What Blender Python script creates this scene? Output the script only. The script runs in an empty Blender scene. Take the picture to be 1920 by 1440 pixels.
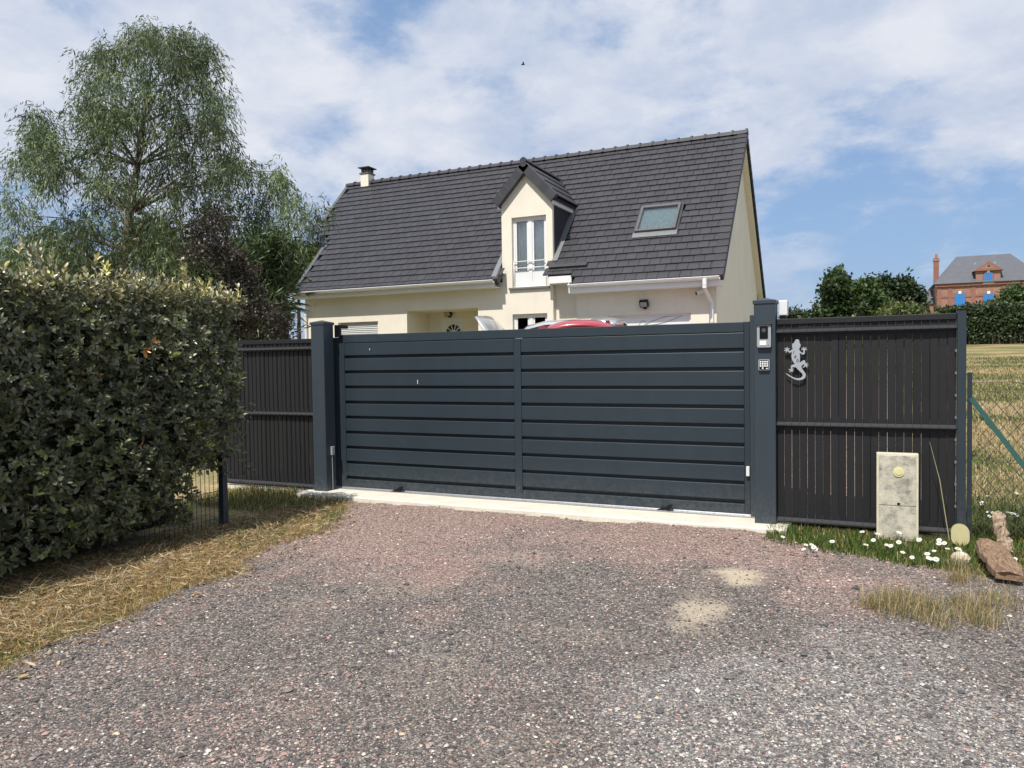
import bpy, math, random
import numpy as np
from mathutils import Vector, Matrix
from mathutils.geometry import tessellate_polygon
random.seed(7); rng = np.random.default_rng(11)
scene = bpy.context.scene
COL = scene.collection
R_ = math.radians

# ------------------------------------------------------------------ camera
FPX, PITCH, ROLL, YAW, CZ = 1427.0, .0309, .0145, .4329, 1.5
_s, _c = math.sin(YAW), math.cos(YAW); _sp, _cp = math.sin(PITCH), math.cos(PITCH); _sr, _cr = math.sin(ROLL), math.cos(ROLL)
FW = Vector((-_s*_cp, _c*_cp, -_sp)); RT = Vector((_c, _s, 0)); UP = Vector((-_s*_sp, _c*_sp, _cp))
rc = RT*_cr - UP*_sr; uc = RT*_sr + UP*_cr
cam_data = bpy.data.cameras.new('camera'); cam = bpy.data.objects.new('camera', cam_data); COL.objects.link(cam)
cam_data.sensor_width = 36; cam_data.lens = FPX/1920*36; cam_data.clip_start = .05; cam_data.clip_end = 3000
cam.matrix_world = Matrix(((rc.x, uc.x, -FW.x, 0), (rc.y, uc.y, -FW.y, 0), (rc.z, uc.z, -FW.z, CZ), (0, 0, 0, 1)))
scene.camera = cam

# ------------------------------------------------------------------ light, sky, exposure
SUN = Vector((-.10, -1.0, 1.45)).normalized()
world = bpy.data.worlds.new('World'); scene.world = world; world.use_nodes = True
def build_world():
    nt = world.node_tree; N = nt.nodes; L = nt.links; N.clear()
    out = N.new('ShaderNodeOutputWorld'); bg = N.new('ShaderNodeBackground'); bg.inputs['Strength'].default_value = .1
    sky = N.new('ShaderNodeTexSky'); sky.sky_type = 'NISHITA'; sky.sun_disc = False
    sky.sun_elevation = math.asin(SUN.z); sky.sun_rotation = math.atan2(SUN.x, SUN.y)
    sky.air_density = 1.0; sky.dust_density = 1.6; sky.ozone_density = 2.2; sky.altitude = 50
    tc = N.new('ShaderNodeTexCoord'); sep = N.new('ShaderNodeSeparateXYZ'); L.new(tc.outputs['Generated'], sep.inputs[0])
    def m(op, a, b=None, c=None):
        n = N.new('ShaderNodeMath'); n.operation = op
        for i, v in enumerate((a, b, c)):
            if v is None: continue
            if isinstance(v, (int, float)): n.inputs[i].default_value = v
            else: L.new(v, n.inputs[i])
        return n.outputs[0]
    z = m('ADD', m('MAXIMUM', sep.outputs[2], 0.0), .30)
    cmb = N.new('ShaderNodeCombineXYZ')
    L.new(m('DIVIDE', sep.outputs[0], z), cmb.inputs[0]); L.new(m('DIVIDE', sep.outputs[1], z), cmb.inputs[1])
    cmb.inputs[2].default_value = CLOUD_SEED
    def noise(scale, det, rough, dist=0.0, off=0.0):
        mp = N.new('ShaderNodeMapping'); mp.inputs['Location'].default_value = (off, off*.7, 0); L.new(cmb.outputs[0], mp.inputs[0])
        n = N.new('ShaderNodeTexNoise'); n.inputs['Scale'].default_value = scale; n.inputs['Detail'].default_value = det
        n.inputs['Roughness'].default_value = rough; n.inputs['Distortion'].default_value = dist
        L.new(mp.outputs[0], n.inputs['Vector']); return n.outputs['Fac']
    big = noise(1.0, 4, .5, .2, 3.1); mid = noise(3.9, 11, .6, .1, 9.4)
    dens = m('ADD', m('MULTIPLY', big, .64), m('MULTIPLY', mid, .46))
    ramp = N.new('ShaderNodeMapRange'); ramp.interpolation_type = 'SMOOTHSTEP'
    ramp.inputs['From Min'].default_value = CLOUD_LO; ramp.inputs['From Max'].default_value = CLOUD_HI
    L.new(dens, ramp.inputs['Value'])
    # thinner towards the horizon: fades into the haze
    fade = N.new('ShaderNodeMapRange'); fade.interpolation_type = 'SMOOTHSTEP'
    fade.inputs['From Min'].default_value = .02; fade.inputs['From Max'].default_value = .26
    fade.inputs['To Min'].default_value = .35; fade.inputs['To Max'].default_value = 1
    L.new(sep.outputs[2], fade.inputs['Value'])
    mask = m('MULTIPLY', ramp.outputs[0], fade.outputs[0])
    shade = N.new('ShaderNodeMapRange'); L.new(noise(4.2, 8, .6, .2, 20.3), shade.inputs['Value'])
    shade.inputs['From Min'].default_value = .34; shade.inputs['From Max'].default_value = .66
    cc = N.new('ShaderNodeMix'); cc.data_type = 'RGBA'; L.new(shade.outputs[0], cc.inputs['Factor'])
    cc.inputs['A'].default_value = CLOUD_A; cc.inputs['B'].default_value = CLOUD_B
    hz = N.new('ShaderNodeMix'); hz.data_type = 'RGBA'; hz.inputs['Factor'].default_value = .62
    L.new(sky.outputs[0], hz.inputs['A']); hz.inputs['B'].default_value = HAZE
    mx = N.new('ShaderNodeMix'); mx.data_type = 'RGBA'; L.new(mask, mx.inputs['Factor'])
    L.new(hz.outputs['Result'], mx.inputs['A']); L.new(cc.outputs['Result'], mx.inputs['B'])
    L.new(mx.outputs['Result'], bg.inputs['Color']); L.new(bg.outputs[0], out.inputs[0])
CLOUD_SEED, CLOUD_LO, CLOUD_HI = 27.29, .445, .575
CLOUD_A, CLOUD_B, HAZE = (4.3, 5.0, 6.4, 1), (6.5, 6.75, 7.4, 1), (2.45, 3.9, 6.5, 1)
build_world()
sun_data = bpy.data.lights.new('sun', 'SUN'); sun = bpy.data.objects.new('sun', sun_data); COL.objects.link(sun)
sun_data.energy = 4.2; sun_data.angle = R_(.6); sun_data.color = (1, .95, .87)
sun.rotation_euler = SUN.to_track_quat('Z', 'Y').to_euler(); sun.location = (0, 0, 30)
vs = scene.view_settings; vs.view_transform = 'Standard'; vs.look = 'None'; vs.exposure = .25; vs.gamma = 1; vs.use_curve_mapping = False
scene.cycles.max_bounces = 6; scene.cycles.transparent_max_bounces = 12

# ------------------------------------------------------------------ helpers
def ray(u, v):
    a, b = u-960, v-720
    return FW*FPX + RT*(a*_cr - b*_sr) - UP*(a*_sr + b*_cr)
O_ = Vector((0, 0, CZ))
def dep(u, v, d): return O_ + ray(u, v)*(d/FPX)            # point seen at (u,v) at depth d metres
def on_y(u, v, Y): r = ray(u, v); return O_ + r*(Y/r.y)
def on_z(u, v, Z=0.): r = ray(u, v); return O_ + r*((Z-CZ)/r.z)
def T(y):                                                    # the land rises behind the gate
    return float(np.interp(y, [-50, 7.5, 9, 11, 19, 32, 48, 60, 92, 150, 400, 1500], [0, 0, .16, .45, .85, 1.35, 2.02, 2.8, 5.2, 6, 6, 6]))
def vnoise(x, y, seed=0):
    x = np.asarray(x, float); y = np.asarray(y, float)
    xi = np.floor(x).astype(np.int64); yi = np.floor(y).astype(np.int64); xf = x-xi; yf = y-yi
    xf = xf*xf*(3-2*xf); yf = yf*yf*(3-2*yf)
    def h(a, b):
        n = (a*374761393 + b*668265263 + seed*974634777) & 0x7fffffff
        n = ((n ^ (n >> 13))*1274126177) & 0x7fffffff
        return ((n ^ (n >> 16)) & 0xffff)/65535.
    return (h(xi, yi)*(1-xf)+h(xi+1, yi)*xf)*(1-yf) + (h(xi, yi+1)*(1-xf)+h(xi+1, yi+1)*xf)*yf
def fbm(x, y, seed=0, o=4):
    s = 0; a = .5
    for i in range(o): s = s + a*vnoise(np.asarray(x)*2**i, np.asarray(y)*2**i, seed+i); a *= .5
    return s/(1-.5**o)
def sstep(a, b, x): t = np.clip((np.asarray(x)-a)/(b-a), 0, 1); return t*t*(3-2*t)

MATS = {}
def mat(name, col=(.5, .5, .5), rough=.6, var=.12, vscale=6., bump=0., bscale=80., metal=0., spec=.5, rand=0., attr=False, transl=0., coat=0., streak=0., dust=0.):
    m = bpy.data.materials.new(name); m.use_nodes = True; nt = m.node_tree; N = nt.nodes; L = nt.links
    p = N['Principled BSDF']; out = N['Material Output']; geo = N.new('ShaderNodeNewGeometry')
    p.inputs['Roughness'].default_value = rough; p.inputs['Metallic'].default_value = metal
    p.inputs['Specular IOR Level'].default_value = spec; p.inputs['Coat Weight'].default_value = coat
    def math_(op, a, b):
        n = N.new('ShaderNodeMath'); n.operation = op
        for i, v in enumerate((a, b)):
            if isinstance(v, (int, float)): n.inputs[i].default_value = v
            else: L.new(v, n.inputs[i])
        return n.outputs[0]
    if attr: ca = N.new('ShaderNodeVertexColor'); ca.layer_name = 'Col'; base = ca.outputs['Color']
    else: rgb = N.new('ShaderNodeRGB'); rgb.outputs[0].default_value = (*col, 1); base = rgb.outputs[0]
    fac = None
    if var:
        nz = N.new('ShaderNodeTexNoise'); nz.inputs['Scale'].default_value = vscale; nz.inputs['Detail'].default_value = 6; nz.inputs['Roughness'].default_value = .62
        L.new(geo.outputs['Position'], nz.inputs['Vector'])
        fac = math_('ADD', math_('MULTIPLY', math_('SUBTRACT', nz.outputs['Fac'], .5), 4*var), 1.)
    if streak:
        mp = N.new('ShaderNodeMapping'); mp.inputs['Scale'].default_value = (7, 7, .5); L.new(geo.outputs['Position'], mp.inputs[0])
        nz = N.new('ShaderNodeTexNoise'); nz.inputs['Scale'].default_value = 1.6; nz.inputs['Detail'].default_value = 5; L.new(mp.outputs[0], nz.inputs['Vector'])
        f2 = math_('ADD', math_('MULTIPLY', math_('SUBTRACT', nz.outputs['Fac'], .5), 4*streak), 1.); fac = math_('MULTIPLY', fac, f2) if fac else f2
    if rand:
        oi = N.new('ShaderNodeObjectInfo'); r = math_('FRACT', math_('ADD', oi.outputs['Random'], geo.outputs['Random Per Island']), 0)
        f3 = math_('ADD', math_('MULTIPLY', math_('SUBTRACT', r, .5), 2*rand), 1.); fac = math_('MULTIPLY', fac, f3) if fac else f3
    if fac:
        vm = N.new('ShaderNodeVectorMath'); vm.operation = 'SCALE'; L.new(base, vm.inputs[0]); L.new(fac, vm.inputs['Scale']); base = vm.outputs[0]
    if dust:                                                   # splash dirt near the ground
        sx = N.new('ShaderNodeSeparateXYZ'); L.new(geo.outputs['Position'], sx.inputs[0]); nd = N.new('ShaderNodeTexNoise'); nd.inputs['Scale'].default_value = 26; nd.inputs['Detail'].default_value = 8; nd.inputs['Roughness'].default_value = .7; L.new(geo.outputs['Position'], nd.inputs['Vector'])
        mr = N.new('ShaderNodeMapRange'); mr.inputs['From Min'].default_value = .55; mr.inputs['From Max'].default_value = .02; L.new(sx.outputs[2], mr.inputs['Value']); mr2 = N.new('ShaderNodeMapRange'); mr2.inputs['From Min'].default_value = .42; mr2.inputs['From Max'].default_value = .72; L.new(nd.outputs['Fac'], mr2.inputs['Value'])
        dm = N.new('ShaderNodeMix'); dm.data_type = 'RGBA'; L.new(math_('MULTIPLY', math_('MULTIPLY', math_('POWER', mr.outputs[0], 2.), mr2.outputs[0]), dust*2), dm.inputs['Factor']); L.new(base, dm.inputs['A']); dm.inputs['B'].default_value = (.30, .25, .21, 1); base = dm.outputs['Result']
    L.new(base, p.inputs['Base Color'])
    if bump:
        nb = N.new('ShaderNodeTexNoise'); nb.inputs['Scale'].default_value = bscale; nb.inputs['Detail'].default_value = 5; L.new(geo.outputs['Position'], nb.inputs['Vector'])
        b = N.new('ShaderNodeBump'); b.inputs['Strength'].default_value = bump; b.inputs['Distance'].default_value = .01
        L.new(nb.outputs['Fac'], b.inputs['Height']); L.new(b.outputs[0], p.inputs['Normal'])
    if transl:
        t = N.new('ShaderNodeBsdfTranslucent'); L.new(base, t.inputs['Color']); mx = N.new('ShaderNodeMixShader'); mx.inputs[0].default_value = transl
        L.new(p.outputs[0], mx.inputs[1]); L.new(t.outputs[0], mx.inputs[2]); L.new(mx.outputs[0], out.inputs['Surface'])
    MATS[name] = m; return m
def glassmat(name, tint=(.9, .95, .95), refl=.25, rough=.02, dark=0.):
    m = bpy.data.materials.new(name); m.use_nodes = True; N = m.node_tree.nodes; L = m.node_tree.links
    out = N['Material Output']; N.remove(N['Principled BSDF'])
    tr = N.new('ShaderNodeBsdfTransparent'); tr.inputs[0].default_value = (*tint, 1)
    gl = N.new('ShaderNodeBsdfGlossy'); gl.inputs['Roughness'].default_value = rough
    fr = N.new('ShaderNodeLayerWeight'); fr.inputs['Blend'].default_value = .25
    mr = N.new('ShaderNodeMapRange'); mr.inputs['To Min'].default_value = refl; mr.inputs['To Max'].default_value = .9; L.new(fr.outputs['Fresnel'], mr.inputs['Value'])
    mx = N.new('ShaderNodeMixShader'); L.new(mr.outputs[0], mx.inputs[0]); L.new(tr.outputs[0], mx.inputs[1]); L.new(gl.outputs[0], mx.inputs[2]); L.new(mx.outputs[0], out.inputs[0])
    MATS[name] = m; return m
def M(n): return MATS[n]

WLOC = {}
def tag(o, label=None, cat=None, group=None, kind=None):
    for k, v in (('label', label), ('category', cat), ('group', group), ('kind', kind)):
        if v: o[k] = v
    return o
def setpar(o, parent):
    if parent is None: return o
    o.parent = parent; o.matrix_parent_inverse = Matrix.Translation(-WLOC.get(parent.name, Vector((0, 0, 0)))); return o
def thing(name, loc, label, cat, group=None):
    o = bpy.data.objects.new(name, None); o.empty_display_size = .2; COL.objects.link(o); o.location = loc; WLOC[o.name] = Vector(loc)
    return tag(o, label, cat, group)
def link(name, me, parent=None):
    o = bpy.data.objects.new(name, me); COL.objects.link(o); return setpar(o, parent)
class MB:
    def __init__(s): s.v = []; s.f = []; s.m = []
    def add(s, vs, fs, m=0):
        k = len(s.v); s.v += [tuple(p) for p in vs]; s.f += [tuple(i+k for i in f) for f in fs]; s.m += [m]*len(fs); return s
    def box(s, x0, x1, y0, y1, z0, z1, m=0):
        return s.add([(x0, y0, z0), (x1, y0, z0), (x1, y1, z0), (x0, y1, z0), (x0, y0, z1), (x1, y0, z1), (x1, y1, z1), (x0, y1, z1)],
                     [(0, 3, 2, 1), (4, 5, 6, 7), (0, 1, 5, 4), (1, 2, 6, 5), (2, 3, 7, 6), (3, 0, 4, 7)], m)
    def frame(s, o, ax, ay, az, x0, x1, y0, y1, z0, z1, m=0):        # box in a local frame
        P = [(x0, y0, z0), (x1, y0, z0), (x1, y1, z0), (x0, y1, z0), (x0, y0, z1), (x1, y0, z1), (x1, y1, z1), (x0, y1, z1)]
        return s.add([o+ax*a+ay*b+az*c for a, b, c in P], [(0, 3, 2, 1), (4, 5, 6, 7), (0, 1, 5, 4), (1, 2, 6, 5), (2, 3, 7, 6), (3, 0, 4, 7)], m)
    def prism(s, poly, fn, d0, d1, m=0):                             # poly of 2-D points, fn(a,b,d)->3-D
        n = len(poly); vs = [fn(a, b, d0) for a, b in poly]+[fn(a, b, d1) for a, b in poly]
        tri = tessellate_polygon([[Vector((a, b, 0)) for a, b in poly]])
        fs = [tuple(t) for t in tri]+[tuple(i+n for i in reversed(t)) for t in tri]+[(i, (i+1) % n, (i+1) % n+n, i+n) for i in range(n)]
        return s.add(vs, fs, m)
    def quad(s, *p, m=0): return s.add(p, [tuple(range(len(p)))], m)
    def tube(s, pts, rad, n=8, m=0, cap=True):
        pts = [Vector(p) for p in pts]; rad = rad if isinstance(rad, (list, tuple)) else [rad]*len(pts); k0 = len(s.v); vs = []; fs = []
        for i, p in enumerate(pts):
            d = (pts[min(i+1, len(pts)-1)]-pts[max(i-1, 0)]).normalized()
            a = d.orthogonal().normalized() if i == 0 else (a - d*a.dot(d)).normalized(); b = d.cross(a)
            for j in range(n):
                t = 2*math.pi*j/n; vs.append(p+(a*math.cos(t)+b*math.sin(t))*rad[i])
        for i in range(len(pts)-1):
            for j in range(n): fs.append((i*n+j, i*n+(j+1) % n, (i+1)*n+(j+1) % n, (i+1)*n+j))
        if cap: fs += [tuple(reversed(range(n))), tuple(range((len(pts)-1)*n, len(pts)*n))]
        return s.add(vs, fs, m)
    def disc(s, c, ax, ay, r, n=20, m=0, r0=0, a0=0, a1=2*math.pi):
        c = Vector(c); pts = [c+(ax*math.cos(a0+(a1-a0)*i/n)+ay*math.sin(a0+(a1-a0)*i/n))*r for i in range(n+1)]
        if r0: ins = [c+(ax*math.cos(a0+(a1-a0)*i/n)+ay*math.sin(a0+(a1-a0)*i/n))*r0 for i in range(n+1)]; return s.add(pts+ins, [(i, i+1, n+2+i, n+1+i) for i in range(n)], m)
        return s.add([c]+pts, [(0, i+1, i+2) for i in range(n)], m)
    def mesh(s, name, mats):
        me = bpy.data.meshes.new(name); me.from_pydata(s.v, [], s.f)
        for q in (mats if isinstance(mats, (list, tuple)) else [mats]): me.materials.append(M(q))
        me.polygons.foreach_set('material_index', s.m); me.update(); return me
    def build(s, name, mats, parent=None, bevel=0., smooth=False):
        o = link(name, s.mesh(name, mats), parent)
        if bevel: b = o.modifiers.new('bevel', 'BEVEL'); b.width = bevel; b.segments = 2; b.limit_method = 'ANGLE'
        if smooth: o.data.polygons.foreach_set('use_smooth', [True]*len(o.data.polygons))
        return o
def np_mesh(name, V, F, mats, cols=None, parent=None, smooth=False, mi=None):
    V = np.asarray(V, np.float32).reshape(-1, 3); F = np.asarray(F, np.int32); k = F.shape[1]; n = F.shape[0]
    me = bpy.data.meshes.new(name); me.vertices.add(len(V)); me.vertices.foreach_set('co', V.ravel())
    me.loops.add(n*k); me.loops.foreach_set('vertex_index', F.ravel()); me.polygons.add(n); me.polygons.foreach_set('loop_start', np.arange(0, n*k, k, dtype=np.int32))
    for q in (mats if isinstance(mats, (list, tuple)) else [mats]): me.materials.append(M(q))
    if mi is not None: me.polygons.foreach_set('material_index', np.asarray(mi, np.int32))
    if smooth: me.polygons.foreach_set('use_smooth', np.ones(n, bool))
    me.update(calc_edges=True)
    if cols is not None:
        c = me.color_attributes.new('Col', 'FLOAT_COLOR', 'POINT'); cc = np.ones((len(V), 4), np.float32); cc[:, :3] = cols; c.data.foreach_set('color', cc.ravel())
    return link(name, me, parent)
def unit(a): return a/np.maximum(np.linalg.norm(a, axis=1, keepdims=True), 1e-9)
def leaves(name, C, D, Nn, L, W, cols, mt, parent=None, fold=.25, simple=False, curl=0.):
    """many leaves: base points C, axis D, normal Nn, length L, width W, colour per leaf"""
    n = len(C); D = unit(D); S = unit(np.cross(D, Nn)); Nn = np.cross(S, D); L = L.reshape(-1, 1); W = W.reshape(-1, 1)
    if simple: t = [(0, 0, 0), (.45, .5, fold), (1, 0, -curl), (.45, -.5, fold)]; f = [(0, 1, 2, 3)]
    else: t = [(0, 0, 0), (.28, .42, fold), (.68, .42, fold), (1, 0, -curl), (.68, -.42, fold), (.28, -.42, fold)]; f = [(0, 1, 2, 3), (0, 3, 4, 5)]
    k = len(t); V = np.empty((n, k, 3))
    for i, (a, b, c) in enumerate(t): V[:, i] = C + D*L*a + S*W*b + Nn*W*c*.5 - (Nn*L*curl*a*a if curl else 0)
    F = (np.array(f)[None]+np.arange(n)[:, None, None]*k).reshape(-1, 4)
    return np_mesh(name, V, F, mt, np.repeat(cols, k, axis=0), parent)
def blades(name, P, H, W, lean, cols, mt, parent=None, tipcol=None):
    n = len(P); a = rng.uniform(0, 2*math.pi, n); s = np.stack([np.cos(a), np.sin(a), 0*a], 1); b = a+rng.uniform(.8, 2.3, n)
    d = np.stack([np.cos(b), np.sin(b), 0*b], 1); H = H.reshape(-1, 1); W = W.reshape(-1, 1); lean = lean.reshape(-1, 1)
    up = np.array([[0, 0, 1.]]); mid = P+up*H*.6*np.cos(lean*.6)+d*H*.6*np.sin(lean*.6); tip = mid+up*H*.45*np.cos(lean*1.5)+d*H*.45*np.sin(lean*1.5)
    V = np.stack([P-s*W*.5, P+s*W*.5, mid+s*W*.38, mid-s*W*.38, tip], 1); i = np.arange(n)[:, None]*5
    F = np.concatenate([i+np.array([[0, 1, 2]]), i+np.array([[0, 2, 3]]), i+np.array([[3, 2, 4]])]).reshape(-1, 3)
    return np_mesh(name, V, F, mt, np.repeat(cols, 5, axis=0), parent)
def pick(n, palette, jitter=.18):
    pal = np.array(palette); c = pal[rng.integers(0, len(pal), n)]; return c*rng.uniform(1-jitter, 1+jitter, (n, 1))

# ------------------------------------------------------------------ materials
mat('anthracite', (.025, .037, .047), .42, var=.06, vscale=3, bump=.03, bscale=300, streak=.05, spec=.4, dust=.10)
mat('anthracite_post', (.034, .047, .058), .45, dust=.10, spec=.4, var=.05, vscale=3, bump=.03, bscale=300, streak=.03)
mat('slat_dark', (.0138, .014, .0152), .55, var=.12, vscale=9, bump=.12, bscale=60, rand=.15, streak=.08, spec=.35)
mat('fence_rail', (.04, .041, .045), .5, var=.1, vscale=20)
mat('black_plastic', (.006, .006, .007), .35, var=0, spec=.25)
mat('cap_grey', (.16, .18, .19), .3, var=.1)
mat('white_plastic', (.72, .72, .71), .35, var=.04, vscale=4, streak=.03)
mat('pvc_white', (.78, .78, .77), .32, var=.03, vscale=3)
mat('grey_plastic', (.33, .34, .35), .35, var=.05)
mat('brushed_metal', (.50, .53, .55), .38, var=.08, vscale=25, metal=.55)
mat('galvanised', (.45, .46, .47), .4, var=.15, vscale=30, metal=.7)
mat('button_white', (.8, .8, .78), .3, var=0)
mat('render_cream', (.775, .72, .605), .9, var=.06, vscale=1.2, bump=.25, bscale=220, streak=.022)
mat('sill_concrete_dark', (.16, .15, .15), .8)
mat('roof_tile', (.042, .0405, .0465), .52, var=.16, vscale=3, bump=.12, bscale=120, rand=.12)
mat('roof_under', (.012, .012, .014), .9)
mat('slate_cheek', (.020, .022, .028), .55, var=.2, vscale=12)
mat('zinc', (.20, .205, .21), .5, var=.15, vscale=9, metal=.3)
mat('lead_grey', (.10, .10, .105), .55, var=.15, vscale=8)
mat('concrete_light', (.66, .61, .51), .9, var=.12, vscale=5, bump=.4, bscale=60)
def stained(name, a, b, c, scale, sc=(1, 1, 1)):
    m = mat(name, a, .9, var=0, bump=.3, bscale=90); N = m.node_tree.nodes; L = m.node_tree.links; g = N.new('ShaderNodeNewGeometry'); n = N.new('ShaderNodeTexNoise'); n.inputs['Scale'].default_value = scale; n.inputs['Detail'].default_value = 9; n.inputs['Roughness'].default_value = .68; mp = N.new('ShaderNodeMapping'); mp.inputs['Scale'].default_value = sc; L.new(g.outputs['Position'], mp.inputs[0]); L.new(mp.outputs[0], n.inputs['Vector'])
    r = N.new('ShaderNodeValToRGB'); e = r.color_ramp.elements; e[0].position = .34; e[0].color = (*b, 1); e[1].position = .66; e[1].color = (*a, 1); q = e.new(.5); q.color = (*c, 1); L.new(n.outputs['Fac'], r.inputs[0]); L.new(r.outputs[0], N['Principled BSDF'].inputs['Base Color'])
stained('cabinet_stone', (.62, .57, .44), (.20, .19, .16), (.46, .43, .35), 11)
stained('wood_worn', (.34, .225, .135), (.085, .055, .036), (.215, .135, .08), 12, (6, .9, 6))
stained('wood_bark', (.50, .40, .29), (.11, .075, .052), (.32, .23, .155), 14, (4, 4, 1))
mat('cabinet_edge', (.62, .58, .44), .8, var=.12, vscale=15)
mat('lock_yellow', (.66, .62, .33), .6)
mat('marker_beige', (.40, .36, .18), .6, var=.1, vscale=20)
mat('stone_pale', (.55, .48, .36), .9, var=.2, vscale=30)
mat('curtain', (.84, .86, .87), .9, var=.03)
mat('dark_room', (.02, .02, .022), .9, var=0)
mat('shutter_grey', (.52, .53, .53), .5, var=.04)
glassmat('window_glass', (.97, .99, .99), .07); glassmat('dark_glass', (.35, .4, .4), .12); glassmat('skylight_glass', (.94, .98, .98), .13)
mat('blind', (.55, .74, .76), .8, var=.04)
mat('bark_grey', (.20, .165, .135), .9, var=.25, vscale=14, bump=.6, bscale=30)
mat('bark_euc', (.13, .10, .08), .9, var=.3, vscale=14, bump=.6, bscale=30)
mat('bark_dark', (.07, .055, .045), .9, var=.25, vscale=14, bump=.6, bscale=30)
mat('leaf', attr=True, rough=.45, var=0, transl=.25, spec=.4)
mat('leaf_glossy', attr=True, rough=.33, var=0, transl=.2, spec=.6)
mat('grass', attr=True, rough=.7, var=0, transl=.25, spec=.2)
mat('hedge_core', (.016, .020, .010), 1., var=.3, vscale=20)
mat('petal_white', (.82, .82, .80), .7, var=0, transl=.2); mat('petal_yellow', (.62, .42, .04), .7, var=0)
mat('strut_green', (.03, .10, .085), .45, var=.1, vscale=20); mat('wire_rust', (.075, .06, .048), .6, var=.3, vscale=30)
mat('stone', attr=True, rough=.8, var=.12, vscale=120)
mat('car_red', (.40, .04, .055), .28, var=0, coat=.8); mat('car_silver', (.55, .56, .57), .28, var=0, metal=.6, coat=.8)
mat('car_glass', (.008, .009, .010), .06, var=0); mat('tyre', (.015, .015, .015), .8); mat('tail_red', (.16, .012, .02), .15, var=0); mat('lamp_clear', (.6, .6, .6), .1, var=0)
mat('brick_red', (.31, .175, .13), .9, var=.22, vscale=3.5, bump=.2, bscale=9)
mat('brick_trim', (.27, .125, .09), .9, var=.15, vscale=3); mat('slate_far', (.105, .11, .125), .6, var=.12, vscale=2, streak=.06)
mat('shutter_blue', (.022, .20, .52), .5, var=.08, vscale=5); mat('stone_base', (.40, .33, .25), .9, var=.25, vscale=4)

# ------------------------------------------------------------------ the setting
def ground_material():
    m = bpy.data.materials.new('field_soil'); m.use_nodes = True; N = m.node_tree.nodes; L = m.node_tree.links; p = N['Principled BSDF']; p.inputs['Roughness'].default_value = 1; p.inputs['Specular IOR Level'].default_value = .1
    g = N.new('ShaderNodeNewGeometry')
    def nz(s, d=5, sc=(1, 1, 1)):
        mp = N.new('ShaderNodeMapping'); mp.inputs['Scale'].default_value = sc; L.new(g.outputs['Position'], mp.inputs[0])
        n = N.new('ShaderNodeTexNoise'); n.inputs['Scale'].default_value = s; n.inputs['Detail'].default_value = d; n.inputs['Roughness'].default_value = .65; L.new(mp.outputs[0], n.inputs['Vector']); return n.outputs['Fac']
    r1 = N.new('ShaderNodeValToRGB'); L.new(nz(.42, 7, (.5, 1.3, 1)), r1.inputs[0]); e = r1.color_ramp.elements
    e[0].position = .42; e[0].color = (.13, .155, .05, 1); e[1].position = .60; e[1].color = (.42, .33, .19, 1)
    r2 = N.new('ShaderNodeValToRGB'); L.new(nz(14, 6), r2.inputs[0]); e = r2.color_ramp.elements; e[0].position = .32; e[0].color = (.5, .5, .5, 1); e[1].position = .7; e[1].color = (1.25, 1.2, 1.1, 1)
    mx = N.new('ShaderNodeMix'); mx.data_type = 'RGBA'; mx.blend_type = 'MULTIPLY'; mx.inputs['Factor'].default_value = 1; L.new(r1.outputs[0], mx.inputs['A']); L.new(r2.outputs[0], mx.inputs['B']); L.new(mx.outputs['Result'], p.inputs['Base Color'])
    b = N.new('ShaderNodeBump'); b.inputs['Strength'].default_value = .8; b.inputs['Distance'].default_value = .04; L.new(nz(9, 8), b.inputs['Height']); L.new(b.outputs[0], p.inputs['Normal'])
    MATS['field_soil'] = m
ground_material()
def make_ground():
    xs = np.concatenate([np.linspace(-900, -40, 14)[:-1], np.linspace(-40, 40, 81), np.linspace(40, 900, 14)[1:]])
    ys = np.concatenate([np.linspace(-60, 0, 7)[:-1], np.linspace(0, 60, 121), np.linspace(60, 150, 31)[1:], np.linspace(150, 1400, 14)[1:]])
    X, Y = np.meshgrid(xs, ys); Z = np.vectorize(T)(Y) - .045 + .05*(fbm(X*.8, Y*.8, 3)-.5)*np.clip((Y-8)/4, 0, 1)
    V = np.stack([X, Y, Z], -1).reshape(-1, 3); nx, ny = len(xs), len(ys); i, j = np.meshgrid(np.arange(nx-1), np.arange(ny-1)); a = (j*nx+i).ravel()
    tag(np_mesh('ground', V, np.stack([a, a+1, a+nx+1, a+nx], 1), 'field_soil', smooth=True), kind='structure')
make_ground()

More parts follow.
